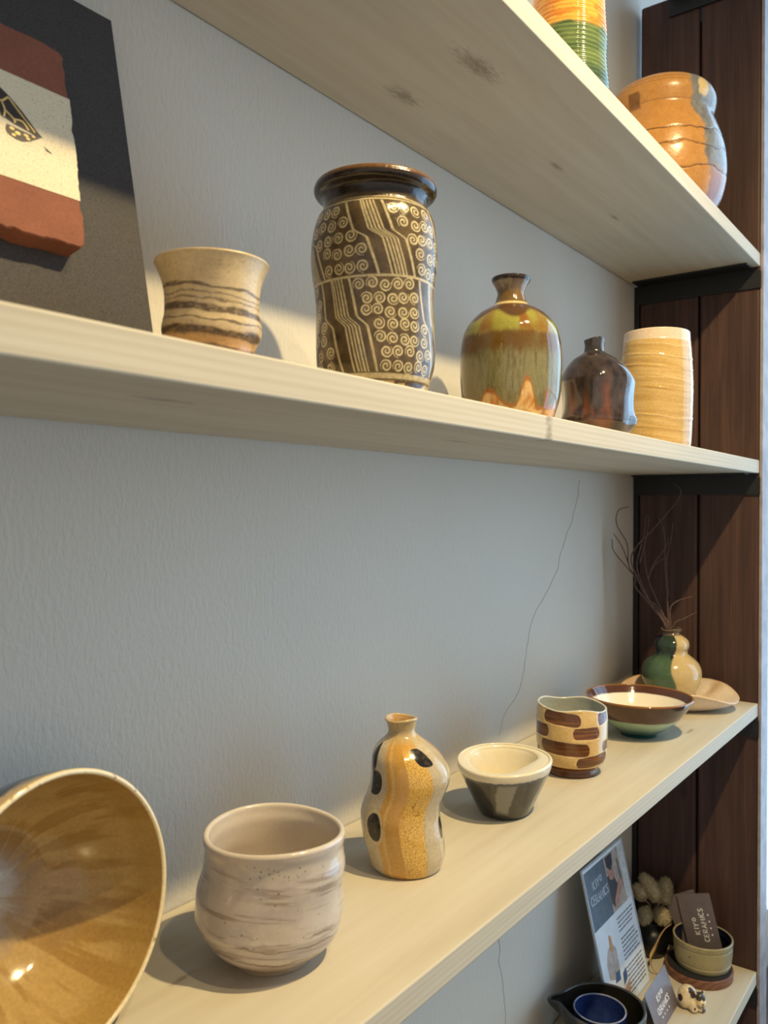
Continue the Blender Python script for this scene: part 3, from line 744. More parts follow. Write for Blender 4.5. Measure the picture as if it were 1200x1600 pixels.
# --- small gourd vase in dish ----------------------------------------------
gv = [(0, 27), (3, 30), (11.1, 36.5), (24, 42.8), (38, 45.0), (48, 43.6), (57, 38.8), (64, 30.8), (69, 24.8), (74, 24.0), (79.5, 26.0), (84.8, 26.4), (90, 24.6), (94, 20.8), (98, 14.8), (101.2, 12.3), (104, 13.4), (106.6, 16.4)]
def gv_color(th, z, r, fl, s):
    x, y, zz = xyz(th, z, r)
    n = fbm(x / 14, y / 14, z / 14)
    gr = mix(flat((64, 88, 62), z), flat((88, 112, 84), z), n)
    gr = mix(gr, flat((36, 50, 48), z), sstep(62, 72, z) * 0.8 + sstep(-0.75, -1.0, th) * 0.5)
    cr = mix(flat((196, 168, 112), z), flat((212, 186, 134), z), n)
    e = 0.10 + 0.10 * np.sin(z / 11) + 0.12 * sstep(70, 90, z)
    c = mix(gr, cr, sstep(e - 0.05, e + 0.03, th) * sstep(2.3, 2.2, th))
    c = mix(c, flat((30, 40, 36), z), sstep(0.16, 0.1, np.hypot(wrap(th - e + 0.05), (z - 73) / 70)) * 0.9)
    c = mix(c, flat((112, 94, 76), z), sstep(97, 100, z))
    return mix(c, flat((70, 60, 48), z), (fl == 3).astype(float))
VX, VY = -0.0725, -0.0885
pot('double_gourd_vase', 'small round vase glazed half green and half cream holding bare twigs', 'vase', VX, VY, SH['C'] + 0.0075, gv, gv_color,
    glaze('green_cream_glaze', 0.14, 0.06, 70, 0.0002, 0.5, 0.25), [INT, above('neck', 97.0), BODY], wall_t=2.6, nrow=180, nseg=300, depth=70,
    deform=lambda th, z, r, fl, s: (r, z + (fl >= 1) * sstep(100, 107, z) * 1.2 * np.sin(3 * th)))

# wavy shell-like dish
def dish():
    n, k = 200, 44
    th = np.linspace(-PI, PI, n, endpoint=False); rho = np.linspace(0.001, 1, k)
    TH, RH = np.meshgrid(th, rho, indexing='xy')
    ta = np.array([-3.14, -2.4, -1.57, -0.9, -0.3, 0.35, 0.75, 1.1, 1.4, 1.75, 2.08, 2.3, 2.7, 3.14])
    zr = np.array([30, 32, 22, 18, 26, 35, 27, 18, 17.5, 22, 31, 34, 31, 30]); rr0 = np.array([82, 84, 82, 80, 79, 79, 84, 89, 92, 91, 86, 80, 83, 82])
    def per(v):
        q = np.interp(th, ta, v); ker = np.hanning(17); ker /= ker.sum()
        return np.convolve(np.r_[q[-16:], q, q[:16]], ker, 'same')[16:-16]
    pinch = np.exp(-(wrap(TH - 2.2) / 0.14) ** 2)
    R = per(rr0)[None] * RH
    Zt = 3.4 + (per(zr)[None] - 3.4) * np.clip((RH - 0.5) / 0.5, 0, 1) ** 1.6 - 3.5 * np.exp(-(wrap(TH - 2.32) / 0.1) ** 2) * np.exp(-((RH - 0.86) / 0.1) ** 2)
    t = 3.0
    p0 = phi0(-0.092, -0.1)
    def pts(R, Z): return np.stack([R * np.cos(p0 + TH), R * np.sin(p0 + TH), Z], -1)
    top = pts(R, Zt); bot = pts(R * 0.985, np.maximum(Zt - t, 0.0))
    V = np.concatenate([top, bot[::-1]], 0) / 1000
    nr = 2 * k
    nz = fbm(V[..., 0] * 70, V[..., 1] * 70, V[..., 2] * 70)
    C = mix(flat((228, 210, 190), nz), flat((236, 222, 206), nz), nz)
    P2 = np.concatenate([pinch * RH ** 2, 0 * RH], 0); C = mix(C, flat((168, 128, 72), nz), P2 * 0.7)
    RR = np.concatenate([RH, RH[::-1]], 0); C = mix(C, flat((226, 190, 144), nz), sstep(0.95, 0.99, RR) * 0.5)
    C = mix(C, flat((196, 140, 84), nz), 0.5 * sstep(0.9, 1.3, np.abs(np.concatenate([TH, TH], 0) + 2.4) * 0 + np.concatenate([sstep(-1.2, -2.2, TH), sstep(-1.2, -2.2, TH)], 0) * 1.4))
    idx = np.arange(nr * n).reshape(nr, n)
    q = np.stack([idx[:-1], np.roll(idx[:-1], -1, 1), np.roll(idx[1:], -1, 1), idx[1:]], -1).reshape(-1, 4)
    q = q[:, ::1]
    root = thing('wavy_dish', 'pale pink dish with a wavy folded edge under the twig vase', 'dish', (-0.092, -0.1, SH['C']))
    C4 = np.concatenate([C, np.ones(C.shape[:-1] + (1,))], -1).reshape(-1, 4)
    mesh_np('dish_body', V.reshape(-1, 3), q, glaze('blush_clay', 0.35, 0.1, 90, 0.0002), root, None, C4)
    bm = bmesh.new(); bmesh.ops.create_cone(bm, segments=48, radius1=0.028, radius2=0.030, depth=0.001, cap_ends=True, matrix=Matrix.Translation((0, 0, 0.0005)))
    bm_obj('foot', bm, plain('bare_clay_foot', (190, 160, 128), 0.7), root)
    return root
dish()

# twigs
TW = plain('dry_twig_bark', (86, 63, 56), 0.75, 0.2, 300)
base = np.array([VX, VY, SH['C'] + 0.05])
TWIGS = [
 ('dry twig bending furthest left with a fork near its tip', [[(-.079,-.081,-.214),(-.091,-.065,-.184),(-.107,-.043,-.151),(-.108,-.041,-.134),(-.127,-.016,-.096),(-.129,-.013,-.076)],
   [(-.108,-.041,-.134),(-.114,-.034,-.114),(-.115,-.032,-.083),(-.125,-.019,-.053),(-.124,-.021,-.031),(-.114,-.034,-.025)], [(-.114,-.034,-.114),(-.12,-.026,-.088),(-.128,-.015,-.067)]]),
 ('tallest dry twig ending in a hook in front of the black bracket', [[(-.078,-.082,-.213),(-.095,-.059,-.171),(-.106,-.045,-.136),(-.111,-.037,-.106),(-.103,-.048,-.081),(-.091,-.064,-.061),(-.079,-.08,-.038),(-.067,-.096,-.013),(-.065,-.099,.002),(-.072,-.09,.012)]]),
 ('dry twig with two close upright tips left of the middle', [[(-.076,-.084,-.214),(-.087,-.07,-.182),(-.095,-.059,-.169),(-.105,-.045,-.124),(-.103,-.048,-.093),(-.099,-.054,-.063),(-.098,-.055,-.039)], [(-.103,-.048,-.114),(-.097,-.056,-.073),(-.095,-.059,-.046),(-.097,-.057,-.037)]]),
 ('thin dry twig with a side shoot reaching to the right', [[(-.076,-.084,-.211),(-.081,-.078,-.194),(-.095,-.059,-.139),(-.099,-.054,-.098),(-.099,-.054,-.078)], [(-.095,-.059,-.139),(-.091,-.065,-.116),(-.079,-.081,-.088),(-.077,-.084,-.073)], [(-.095,-.06,-.129),(-.086,-.071,-.111),(-.078,-.084,-.105)]]),
 ('straight dry twig standing upright in the middle of the vase', [[(-.076,-.085,-.211),(-.077,-.083,-.174),(-.08,-.08,-.113),(-.08,-.079,-.068),(-.086,-.071,-.039)], [(-.077,-.084,-.166),(-.078,-.082,-.113),(-.075,-.087,-.078),(-.072,-.09,-.049)]]),
 ('short dry twig curving right above the vase mouth', [[(-.074,-.087,-.211),(-.074,-.087,-.184),(-.067,-.097,-.172),(-.054,-.114,-.166)]]),
 ('shortest dry twig poking right just over the vase mouth', [[(-.071,-.09,-.214),(-.061,-.105,-.2),(-.049,-.12,-.19)]])]
for i, (lab, br) in enumerate(TWIGS):
    bm = bmesh.new(); o0 = np.array([0.004 * math.cos(i * 2.4), 0.004 * math.sin(i * 2.4), 0.0])
    for j, P in enumerate(br):
        P = [np.array(q) + (0, 0, G) for q in P]
        if j == 0: P = [base + o0] + P
        Q = smooth_path(P, 7)
        add_tube(bm, Q, 0.0016 if j == 0 else 0.0011, 0.0006, 6)
    o = bm_obj('dry_twig', bm, TW, None, smooth=True)
    tag(o, lab, 'twig', 'twigs in the green and cream vase')

# --- big bowl standing on its rim ------------------------------------------
big = [(0, 30), (6, 30.5), (10, 31), (13, 35), (18, 44), (28, 56), (44, 67), (62, 73.5), (78, 76.4), (84, 77.2)]
def big_color(th, z, r, fl, s):
    x, y, zz = xyz(th, z, r)
    n = fbm(x / 16, y / 16, z / 16); n2 = fbm(np.cos(th) * 7, np.sin(th) * 7, r / 26, 4); n4 = fbm(x / 4, y / 4, z / 4, 3)
    out = mix(flat((48, 50, 56), z), flat((66, 68, 74), z), n)
    dr = 74 + (n4 - .5) * 9 + (n - .5) * 8
    out = mix(out, flat((206, 176, 118), z), sstep(dr - 1.5, dr + 1.5, z))
    inn = mix(flat((160, 129, 74), z), flat((202, 171, 112), z), np.clip(n2 * 0.7 + n * 0.4, 0, 1))
    inn = mix(inn, flat((140, 102, 44), z), sstep(0.5, 0.62, n2) * 0.6)
    star = sstep(40, 20, r + (n2 - .5) * 34)
    inn = mix(inn, flat((150, 128, 104), z), star * 0.75)
    inn = mix(inn, flat((186, 180, 164), z), sstep(24, 10, r + (n2 - .5) * 30 + (n4 - .5) * 10) * 0.85)
    inn = mix(inn, flat((168, 134, 72), z), sstep(69, 72.5, r) * 0.7)
    c = mix(out, inn, (fl == 3).astype(float))
    c = mix(c, mix(flat((226, 208, 168), z), flat((120, 84, 36), z), sstep(.68, .76, n4) * .7), (fl == 2).astype(float))
    return c
nvec = Vector((0.125, -0.9886, 0.0845)).normalized()
rotq = Vector((0, 0, 1)).rotation_difference(nvec).to_euler()
cen = Vector((-1.1245, -0.0947, -0.2503 + G)); org = cen - nvec * 0.0862
pot('upended_bowl', 'large amber glazed bowl standing on its edge, opening toward the viewer', 'bowl', org.x, org.y, org.z, big, big_color,
    glaze('amber_glaze', 0.14, 0.08, 60, 0.0004, 0.5, 0.3), [INT, RIM, below('foot', 10.0), BODY], wall_t=3.4, nrow=170, nseg=420, floor=16, rot=rotq, th0=0.0, nin=70,
    loc=tuple(org))

# ------------------------------------------------------------------ wall plaque with tile on leaning board
U = Vector((0, 0.206, 0.9785)); Nn = Vector((0, -0.9785, 0.206))
MB_ = Matrix(((1, 0, 0, -1.034), (0, U.y, Nn.y, -0.0585), (0, U.z, Nn.z, SH['B'] + 0.0005), (0, 0, 0, 1)))
m = NT('charcoal_board'); f = m.noise(m.coord(), 900, 3, 0.6)
m.set(Base_Color=m.ramp(f, [(0.3, (48, 45, 46)), (0.7, (72, 68, 68))]), Roughness=0.8); m.bump(f, 0.4, 0.0003)
BOARD = m.m
m = NT('terracotta'); f = m.noise(m.coord(), 500, 5, 0.65); f2 = m.noise(m.coord(), 40, 3)
m.set(Base_Color=m.ramp(m.math('ADD', m.math('MULTIPLY', f, .6), m.math('MULTIPLY', f2, .4)), [(0.3, (116, 68, 50)), (0.7, (142, 86, 64))]), Roughness=0.85); m.bump(f, 0.7, 0.0006)
TERRA = m.m
m = NT('sandy_white_slip'); f = m.noise(m.coord(), 1100, 2, 0.7)
m.set(Base_Color=m.ramp(f, [(0.28, (130, 104, 78)), (0.38, (214, 200, 172)), (0.7, (226, 214, 188))]), Roughness=0.85); m.bump(f, 0.4, 0.0003)
SLIP = m.m
INK = plain('dark_brown_underglaze', (50, 40, 38), 0.6, 0.15, 200)
GOLD = plain('pale_yellow_line', (222, 192, 124), 0.6, 0.1, 200)
plq = thing('tile_plaque', 'charcoal board leaning on the wall bearing a terracotta tile with a turtle flipper', 'plaque', (-1.034, -0.0585, SH['B']))
Minv = Matrix.Translation((-1.034, -0.0585, SH['B'])).inverted()
ML = Minv @ MB_
bm = bmesh.new(); add_box(bm, -0.240, -0.002, 0.0, 0.262, -0.0015, 0.0030, ML); bm_obj('backing_board', bm, BOARD, plq)
def tile_mesh():
    """rough edged slab 130 mm square, 15 mm thick"""
    x0, x1, y0, y1 = -0.186, -0.0555, 0.0745, 0.2035
    cr, pts = 0.005, []
    arc = lambda cx, cy, a0: [(cx + cr * math.cos(a0 + k * PI / 16), cy + cr * math.sin(a0 + k * PI / 16), math.cos(a0 + k * PI / 16), math.sin(a0 + k * PI / 16)) for k in range(9)]
    seg = lambda ax, ay, bx, by, nx, ny: [(ax + (bx - ax) * k / 54, ay + (by - ay) * k / 54, nx, ny) for k in range(1, 54)]
    per = seg(x1, y0 + cr, x1, y1 - cr, 1, 0) + arc(x1 - cr, y1 - cr, 0) + seg(x1 - cr, y1, x0 + cr, y1, 0, 1) + arc(x0 + cr, y1 - cr, PI / 2) \
        + seg(x0, y1 - cr, x0, y0 + cr, -1, 0) + arc(x0 + cr, y0 + cr, PI) + seg(x0 + cr, y0, x1 - cr, y0, 0, -1) + arc(x1 - cr, y0 + cr, 1.5 * PI)
    for x, y, nx, ny in per:
        k = float(fbm(np.array(x * 200), np.array(y * 200), np.array(2.0), 4) - 0.5) * 0.0030
        pts.append((x + nx * k, y + ny * k))
    return pts
TP = tile_mesh()
bm = bmesh.new()
rings = []
for sc, zz in ((0.0, 0.0032), (0.0, 0.0170), (0.0009, 0.018)):
    cx, cy = -0.121, 0.139
    rings.append([bm.verts.new(ML @ Vector((x + (cx - x) * sc * 12, y + (cy - y) * sc * 12, zz))) for x, y in TP])
N4 = len(TP)
for a, b in zip(rings[:-1], rings[1:]):
    for i in range(N4): bm.faces.new((a[i], a[(i + 1) % N4], b[(i + 1) % N4], b[i]))
cv = bm.verts.new(ML @ Vector((-0.121, 0.139, 0.018)))
for i in range(N4): bm.faces.new((rings[-1][i], rings[-1][(i + 1) % N4], cv))
bm.faces.new(rings[0][::-1])
tile = bm_obj('terracotta_tile', bm, TERRA, plq)
tag(tile, 'rough terracotta tile with white centre band')
bm = bmesh.new()
grow = lambda x, y: (x + (0.0003 if x > -0.121 else -0.0003), y)
rt = [grow(x, y) for x, y in TP if x > -0.07 and 0.106 < y < 0.171]; lf = [grow(x, y) for x, y in TP if x < -0.17 and 0.106 < y < 0.171]
add_poly(bm, [(rt[0][0], 0.105)] + rt + [(rt[-1][0], 0.172), (lf[0][0], 0.172)] + lf + [(lf[-1][0], 0.105)], ML, 0.0034, 0.0183)
bandO = bm_obj('white_band', bm, SLIP, tile)
# painted sea turtle flipper
FL_ = [(-0.125, 0.170), (-0.112, 0.166), (-0.0992, 0.1596), (-0.0943, 0.1562), (-0.0874, 0.1496), (-0.0826, 0.1439), (-0.0791, 0.1401), (-0.0765, 0.1379), (-0.0785, 0.1372), (-0.0805, 0.1372), (-0.0848, 0.1385), (-0.0890, 0.1392), (-0.0938, 0.1400), (-0.0982, 0.1415), (-0.1011, 0.1423), (-0.112, 0.146), (-0.125, 0.150)]
bm = bmesh.new(); add_poly(bm, FL_, ML, 0.0180, 0.0186); fO = bm_obj('flipper', bm, INK, tile)
SPOT = [(-0.0785, 0.1366), (-0.0805, 0.1353), (-0.0848, 0.1324), (-0.0896, 0.1305), (-0.0934, 0.1306), (-0.0970, 0.1318), (-0.0988, 0.1333), (-0.0990, 0.1355), (-0.0982, 0.1380), (-0.0940, 0.1378), (-0.0885, 0.1372), (-0.0840, 0.1370)]
bm = bmesh.new(); add_poly(bm, SPOT, ML, 0.0180, 0.0186); bm_obj('flipper', bm, INK, tile)
bm = bmesh.new()
for x, y, rx, ry in ((-0.0955, 0.1362, 0.0016, 0.0010), (-0.0922, 0.1345, 0.0018, 0.0011), (-0.0948, 0.1325, 0.0013, 0.0008), (-0.0872, 0.1350, 0.0016, 0.0009), (-0.0862, 0.1333, 0.0013, 0.0008), (-0.0825, 0.1360, 0.0011, 0.0007)):
    add_poly(bm, [(x + rx * math.cos(a * PI / 5), y + ry * math.sin(a * PI / 5)) for a in range(10)], ML, 0.0184, 0.0189)
def ribbon(bm, P, w, M, z0, z1):
    """flat painted line through 2-D points"""
    P = [Vector((x, y)) for x, y in P]; n = len(P)
    Lh, Rh = [], []
    for i, q in enumerate(P):
        t = P[min(i + 1, n - 1)] - P[max(i - 1, 0)]
        if t.length < 1e-9: t = Vector((1, 0))
        t.normalize(); a = Vector((-t.y, t.x)) * w / 2
        Lh.append(q + a); Rh.append(q - a)
    vt = [[bm.verts.new(M @ Vector((q.x, q.y, z))) for q in s_] for s_ in (Lh, Rh) for z in (z0, z1)]
    l0, l1, r0, r1 = vt
    for i in range(n - 1):
        bm.faces.new((l1[i], r1[i], r1[i + 1], l1[i + 1])); bm.faces.new((l0[i], l1[i], l1[i + 1], l0[i + 1])); bm.faces.new((r1[i], r0[i], r0[i + 1], r1[i + 1]))
for P in ([(-0.112, 0.158), (-0.104, 0.153), (-0.1000, 0.1515), (-0.0955, 0.1555)], [(-0.1000, 0.1515), (-0.0985, 0.1465), (-0.0995, 0.1418)], [(-0.0985, 0.1465), (-0.0935, 0.1425), (-0.0935, 0.1402)], [(-0.0935, 0.1425), (-0.0885, 0.1432), (-0.0850, 0.1390)], [(-0.0955, 0.1555), (-0.0905, 0.1495), (-0.0850, 0.1435), (-0.0812, 0.1392)], [(-0.104, 0.153), (-0.108, 0.148), (-0.1015, 0.1424)]):
    ribbon(bm, [tuple(q) for q in smooth_path([(a, b) for a, b in P], 5)], 0.0010, ML, 0.0184, 0.0189)
tag(bm_obj('flipper_lines', bm, GOLD, tile), 'pale yellow lines and dots on the dark flipper')
bm = bmesh.new()
for k in range(6): ribbon(bm, [(-0.0760 + 0.0007 * k, 0.1325 - 0.0004 * k), (-0.0745 + 0.0006 * k, 0.1300 - 0.0001 * k)], 0.00022, ML, 0.0180, 0.0185)
bm_obj('maker_mark', bm, INK, tile)

# ------------------------------------------------------------------ writing
GL = {
 'K': [[(0, 0), (0.02, 1)], [(0.55, 0.95), (0.05, 0.45), (0.6, 0.0)]],
 'I': [[(0.1, 0), (0.12, 1)]],
 'Y': [[(0, 0.95), (0.3, 0.5)], [(0.6, 1.0), (0.3, 0.5), (0.22, 0)]],
 'O': [[(0.3 + 0.27 * math.sin(a), 0.62 + 0.3 * math.cos(a)) for a in np.linspace(0, 2 * PI, 13)]],
 'C': [[(0.3 + 0.3 * math.cos(a), 0.5 + 0.48 * math.sin(a)) for a in np.linspace(0.8, 2 * PI - 0.8, 11)]],
 'E': [[(0.5, 0.95), (0.05, 0.95), (0, 0.03), (0.52, 0)], [(0.03, 0.5), (0.42, 0.5)]],
 'R': [[(0, 0), (0.02, 0.95), (0.45, 0.88), (0.45, 0.55), (0.05, 0.48), (0.55, 0)]],
 'A': [[(0, 0), (0.3, 1), (0.6, 0)], [(0.12, 0.38), (0.48, 0.38)]],
 'M': [[(0, 0), (0.08, 1), (0.35, 0.4), (0.62, 1), (0.7, 0)]],
 'S': [[(0.5, 0.85), (0.28, 1.0), (0.06, 0.82), (0.12, 0.58), (0.42, 0.42), (0.5, 0.2), (0.28, 0.0), (0.02, 0.14)]],
}
def write(bm, text, x, y, h, M, z0, z1, gap=0.30, w=None, seed=1):
    r = random.Random(seed); cx = x; w = w or h * 0.16
    for ch in text:
        wd = max(p[0] for s_ in GL[ch] for p in s_)
        dy = r.uniform(-0.08, 0.08) * h
        for s_ in GL[ch]: ribbon(bm, [(cx + a * h, y + dy + b * h) for a, b in s_], w, M, z0, z1)
        cx += (wd + gap) * h
    return cx
def text_w(text, h, gap=0.30): return sum((max(p[0] for s_ in GL[c] for p in s_) + gap) * h for c in text) - gap * h
WHITEINK = plain('white_print', (236, 232, 230), 0.5, 0.02)
def card_face(bm_, M, z):
    """logo block on a 91 x 55 mm card, frame origin at lower left corner"""
    write(bm_, 'KIYO', 0.032, 0.030, 0.0085, M, z, z + 0.0002, 0.28, 0.0014, 3)
    write(bm_, 'CERAMICS', 0.022, 0.017, 0.0082, M, z, z + 0.0002, 0.24, 0.0014, 4)
    for k in range(4): ribbon(bm_, [(0.030 + 0.0095 * k, 0.0105), (0.0325 + 0.0095 * k, 0.0105)], 0.0022, M, z, z + 0.0002)

CARD = plain('mauve_grey_card', (110, 99, 100), 0.36, 0.04)
CARDE = plain('card_core', (206, 200, 196), 0.7, 0.03)
def card(label, M, group=None, mat=CARD, text=True):
    root = thing('business_card', label, 'card', M.to_translation(), group)
    Mr = Matrix.Translation(M.to_translation()).inverted() @ M
    bm = bmesh.new(); add_box(bm, 0, 0.091, 0, 0.055, -0.0004, 0.0, Mr); bm_obj('card_sheet', bm, mat, root)
    if text:
        bm = bmesh.new(); card_face(bm, Mr, 0.0); tag(bm_obj('printed_logo', bm, WHITEINK, root), 'white hand lettered logo')
    return root
def frame(origin, ex, ey):
    ex = Vector(ex).normalized(); ey = Vector(ey); ey = (ey - ex * ey.dot(ex)).normalized(); ez = ex.cross(ey)
    return Matrix(((ex.x, ey.x, ez.x, origin[0]), (ex.y, ey.y, ez.y, origin[1]), (ex.z, ey.z, ez.z, origin[2]), (0, 0, 0, 1)))
zD = SH['D']
Mc = frame((-0.2545, -0.131, zD + 0.0015), (1, 0.02, 0.02), (0, 0.36, 0.93))
card('grey folded card with white lettering standing on the shelf before the leaflet', Mc, 'grey business cards')
tent = [o for o in COL.objects if o.name.startswith('business_card') and o.get('label', '').startswith('grey folded')][0]
Mb = frame((-0.2545, -0.0865, zD + 0.0010), (1, 0.02, 0.01), (0, -0.46, 0.89))
bm = bmesh.new(); add_box(bm, 0, 0.091, 0, 0.0545, -0.0004, 0.0, Matrix.Translation(tent.location).inverted() @ Mb); bm_obj('back_fold', bm, CARD, tent)

# leaflet in a clear holder
lf = thing('leaflet', 'printed leaflet with dark logo square and photos leaning under the gourd vase shelf', 'leaflet', (-0.276, -0.074, zD))
LW, LH = 0.152, 0.212
Ml = frame((0, 0, 0.001), (1, 0.0, 0.0), (0, 0.047, 0.206))
PAPER = plain('white_paper', (222, 224, 226), 0.4, 0.02)
bm = bmesh.new(); add_box(bm, 0.002, LW - 0.002, 0.002, LH - 0.002, -0.0006, 0.0, Ml); bm_obj('paper_sheet', bm, PAPER, lf)
bm = bmesh.new()
add_box(bm, 0, LW, 0, 0.002, -0.002, 0.0012, Ml); add_box(bm, 0, LW, LH - 0.002, LH, -0.002, 0.0012, Ml)
add_box(bm, 0, 0.002, 0.002, LH - 0.002, -0.002, 0.0012, Ml); add_box(bm, LW - 0.002, LW, 0.002, LH - 0.002, -0.002, 0.0012, Ml)
add_box(bm, 0.002, LW - 0.002, 0.002, LH - 0.002, -0.002, -0.0008, Ml)
tag(bm_obj('clear_holder', bm, plain('acrylic_edge', (190, 200, 208), 0.15, 0.03), lf), 'pale acrylic rim around the sheet')
def prt(name, polys, c, z=0.0, dz=0.0002, rough=0.4):
    bm = bmesh.new()
    for P in polys: add_poly(bm, P, Ml, z, z + dz)
    return bm_obj(name, bm, plain('print_' + name, c, rough, 0.1, 120), lf)
R_ = lambda x0, x1, y0, y1: [(x0, y0), (x1, y0), (x1, y1), (x0, y1)]
prt('logo_square', [R_(0.004, 0.076, 0.126, LH - 0.006)], (78, 86, 96))
prt('photo_person', [R_(0.0765, 0.130, 0.126, LH - 0.006)], (168, 152, 138))
prt('photo_dark_apron', [[(0.077, 0.178), (0.098, 0.176), (0.108, 0.158), (0.104, 0.138), (0.086, 0.132), (0.077, 0.140)]], (50, 48, 52), 0.0002)
prt('photo_hair', [[(0.080, LH - 0.008), (0.106, LH - 0.008), (0.104, LH - 0.022), (0.092, LH - 0.030), (0.082, LH - 0.022)]], (40, 34, 34), 0.0004)
prt('photo_skin', [[(0.082, 0.186), (0.094, 0.182), (0.102, 0.188), (0.104, 0.172), (0.094, 0.168), (0.084, 0.172)], [(0.086, 0.130), (0.100, 0.133), (0.118, 0.148), (0.124, 0.160), (0.114, 0.164), (0.102, 0.152), (0.088, 0.140)]], (176, 122, 104), 0.0004)
prt('photo_tools', [R_(0.120, 0.123, 0.160, 0.190), R_(0.126, 0.1275, 0.150, 0.170)], (70, 74, 78), 0.0004)
prt('photo_window_edge', [R_(0.131, 0.148, 0.126, LH - 0.006)], (198, 198, 194))
prt('photo_pottery', [[(0.024, 0.054), (0.046, 0.046), (0.060, 0.054), (0.060, 0.084), (0.050, 0.094), (0.034, 0.092), (0.022, 0.076)]], (186, 166, 154))
prt('photo_blue_pot', [[(0.038, 0.044), (0.056, 0.042), (0.058, 0.055), (0.044, 0.056)], [(0.064, 0.030), (0.079, 0.036), (0.079, 0.050), (0.066, 0.046)]], (62, 92, 132), 0.0002)
prt('photo_orange_brush', [[(0.040, 0.086), (0.050, 0.086), (0.050, 0.104), (0.044, 0.108)]], (206, 146, 84), 0.0004)
prt('photo_hands', [[(0.046, 0.006), (0.078, 0.005), (0.084, 0.030), (0.070, 0.028), (0.054, 0.024)]], (186, 148, 132))
bm = bmesh.new()
write(bm, 'KIYO', 0.026, 0.176, 0.0125, Ml, 0.0002, 0.0004, 0.25, 0.0017, 5)
write(bm, 'CERAMICS', 0.012, 0.158, 0.0120, Ml, 0.0002, 0.0004, 0.16, 0.0017, 6)
tag(bm_obj('leaflet_logo', bm, plain('pale_print', (190, 192, 198), 0.5, 0.03), lf), 'pale hand lettered logo')
bm = bmesh.new(); rr = random.Random(4)
for k in range(19):
    y = 0.114 - 0.0057 * k; x = 0.082
    if k in (4, 11): continue
    xe = 0.146 - rr.uniform(0, 0.012)
    while x < xe:
        w_ = rr.uniform(0.004, 0.011); add_poly(bm, R_(x, min(x + w_, xe), y, y + 0.0021), Ml, 0, 0.0002); x += w_ + 0.0018
bm_obj('text_lines', bm, plain('print_grey_text', (96, 98, 108), 0.5, 0.05), lf)

# ------------------------------------------------------------------ cup with cards on coaster
WOODC = NT('coaster_wood'); w = WOODC.node('ShaderNodeTexWave', wave_type='RINGS'); w.inputs['Scale'].default_value = 6; w.inputs['Distortion'].default_value = 6; w.inputs['Detail'].default_value = 3
WOODC.lk(WOODC.coord((6, 4, 9), (0.3, 0.2, 0)), w.inputs['Vector'])
WOODC.set(Base_Color=WOODC.ramp(w.outputs['Fac'], [(0.1, (108, 68, 50)), (0.6, (122, 80, 58)), (1.0, (130, 88, 64))]), Roughness=0.5)
CX, CY = -0.0575, -0.1285
co = thing('wood_coaster', 'round reddish wooden coaster under the cup of cards', 'coaster', (CX, CY, zD))
bm = bmesh.new(); bmesh.ops.create_cone(bm, segments=72, radius1=0.0495, radius2=0.0505, depth=0.0135, cap_ends=True, matrix=Matrix.Translation((0, 0, 0.00675)))
bm_obj('wood_base', bm, WOODC.m, co, smooth=False, bevel=0.0015)
bm = bmesh.new(); bmesh.ops.create_cone(bm, segments=72, radius1=0.0475, radius2=0.0475, depth=0.0015, cap_ends=True, matrix=Matrix.Translation((0, 0, 0.01425)))
tag(bm_obj('top_pad', bm, plain('black_felt', (30, 28, 30), 0.9), co), 'black top pad')
cd = [(q[0] * 0.84, q[1]) for q in [(0, 37.5), (2, 39.3), (7, 41.0), (11, 41.6), (12.5, 41.0), (14, 41.8), (25, 43.0), (38, 43.4), (41, 42.9), (43, 43.8), (50.5, 44.4)]]
def cd_color(th, z, r, fl, s):
    x, y, zz = xyz(th, z, r); n = fbm(x / 14, y / 14, z / 20)
    c = mix(flat((150, 138, 100), z), flat((172, 156, 116), z), n)
    c = mix(c, flat((144, 146, 128), z), sstep(0.5, 1.2, th) * 0.5)
    c = mix(c, flat((186, 172, 132), z), sstep(47, 51, z) * 0.6)
    c = mix(c, flat((70, 58, 40), z), 0.8 * sstep(2.0, 1.0, np.hypot(wrap(th + 0.45) * 43, z - 25)))
    return mix(c, flat((26, 30, 50), z), (fl == 3).astype(float))
pot('card_cup', 'straight sided beige cup with navy inside holding grey cards', 'cup', CX + 0.0034, CY - 0.0046, zD + 0.015, cd, cd_color,
    glaze('beige_stoneware_glaze', 0.3, 0.1, 90, 0.0003), [INT, RIM, BODY], wall_t=3.2, nrow=120, nseg=220, floor=6)
r3 = Vector((RIGHT[0], RIGHT[1], 0)); c3 = Vector((-math.cos(YAW), -math.sin(YAW), 0)); z3 = Vector((0, 0, 1))
def tilted(yaw, roll, back):
    W = r3 * math.cos(yaw) + c3 * math.sin(yaw); N0 = (-r3 * math.sin(yaw) + c3 * math.cos(yaw))
    Up = (z3 * math.cos(back) - N0 * math.sin(back))
    N1 = W.cross(Up)
    Rm = Matrix.Rotation(roll, 3, N1)
    return Rm @ W, Rm @ Up
W, Up = tilted(math.radians(45), math.radians(19), math.radians(8))
bc = Vector((CX, CY, zD + 0.0245)) + r3 * 0.013
org_ = bc + W * 0.0275          # card is turned: text runs upward, so long axis = Up, short axis = -W
card('grey card with white lettering leaning in the beige cup, front of the pair', frame(org_, Up, -W), 'grey business cards')
W2, Up2 = tilted(math.radians(45), math.radians(31), math.radians(8))
bc2 = Vector((CX, CY, zD + 0.0235)) + r3 * 0.010 - c3 * 0.008
card('grey card mostly hidden behind the lettered one in the beige cup', frame(bc2 + W2 * 0.0275, Up2, -W2), 'grey business cards', text=False)

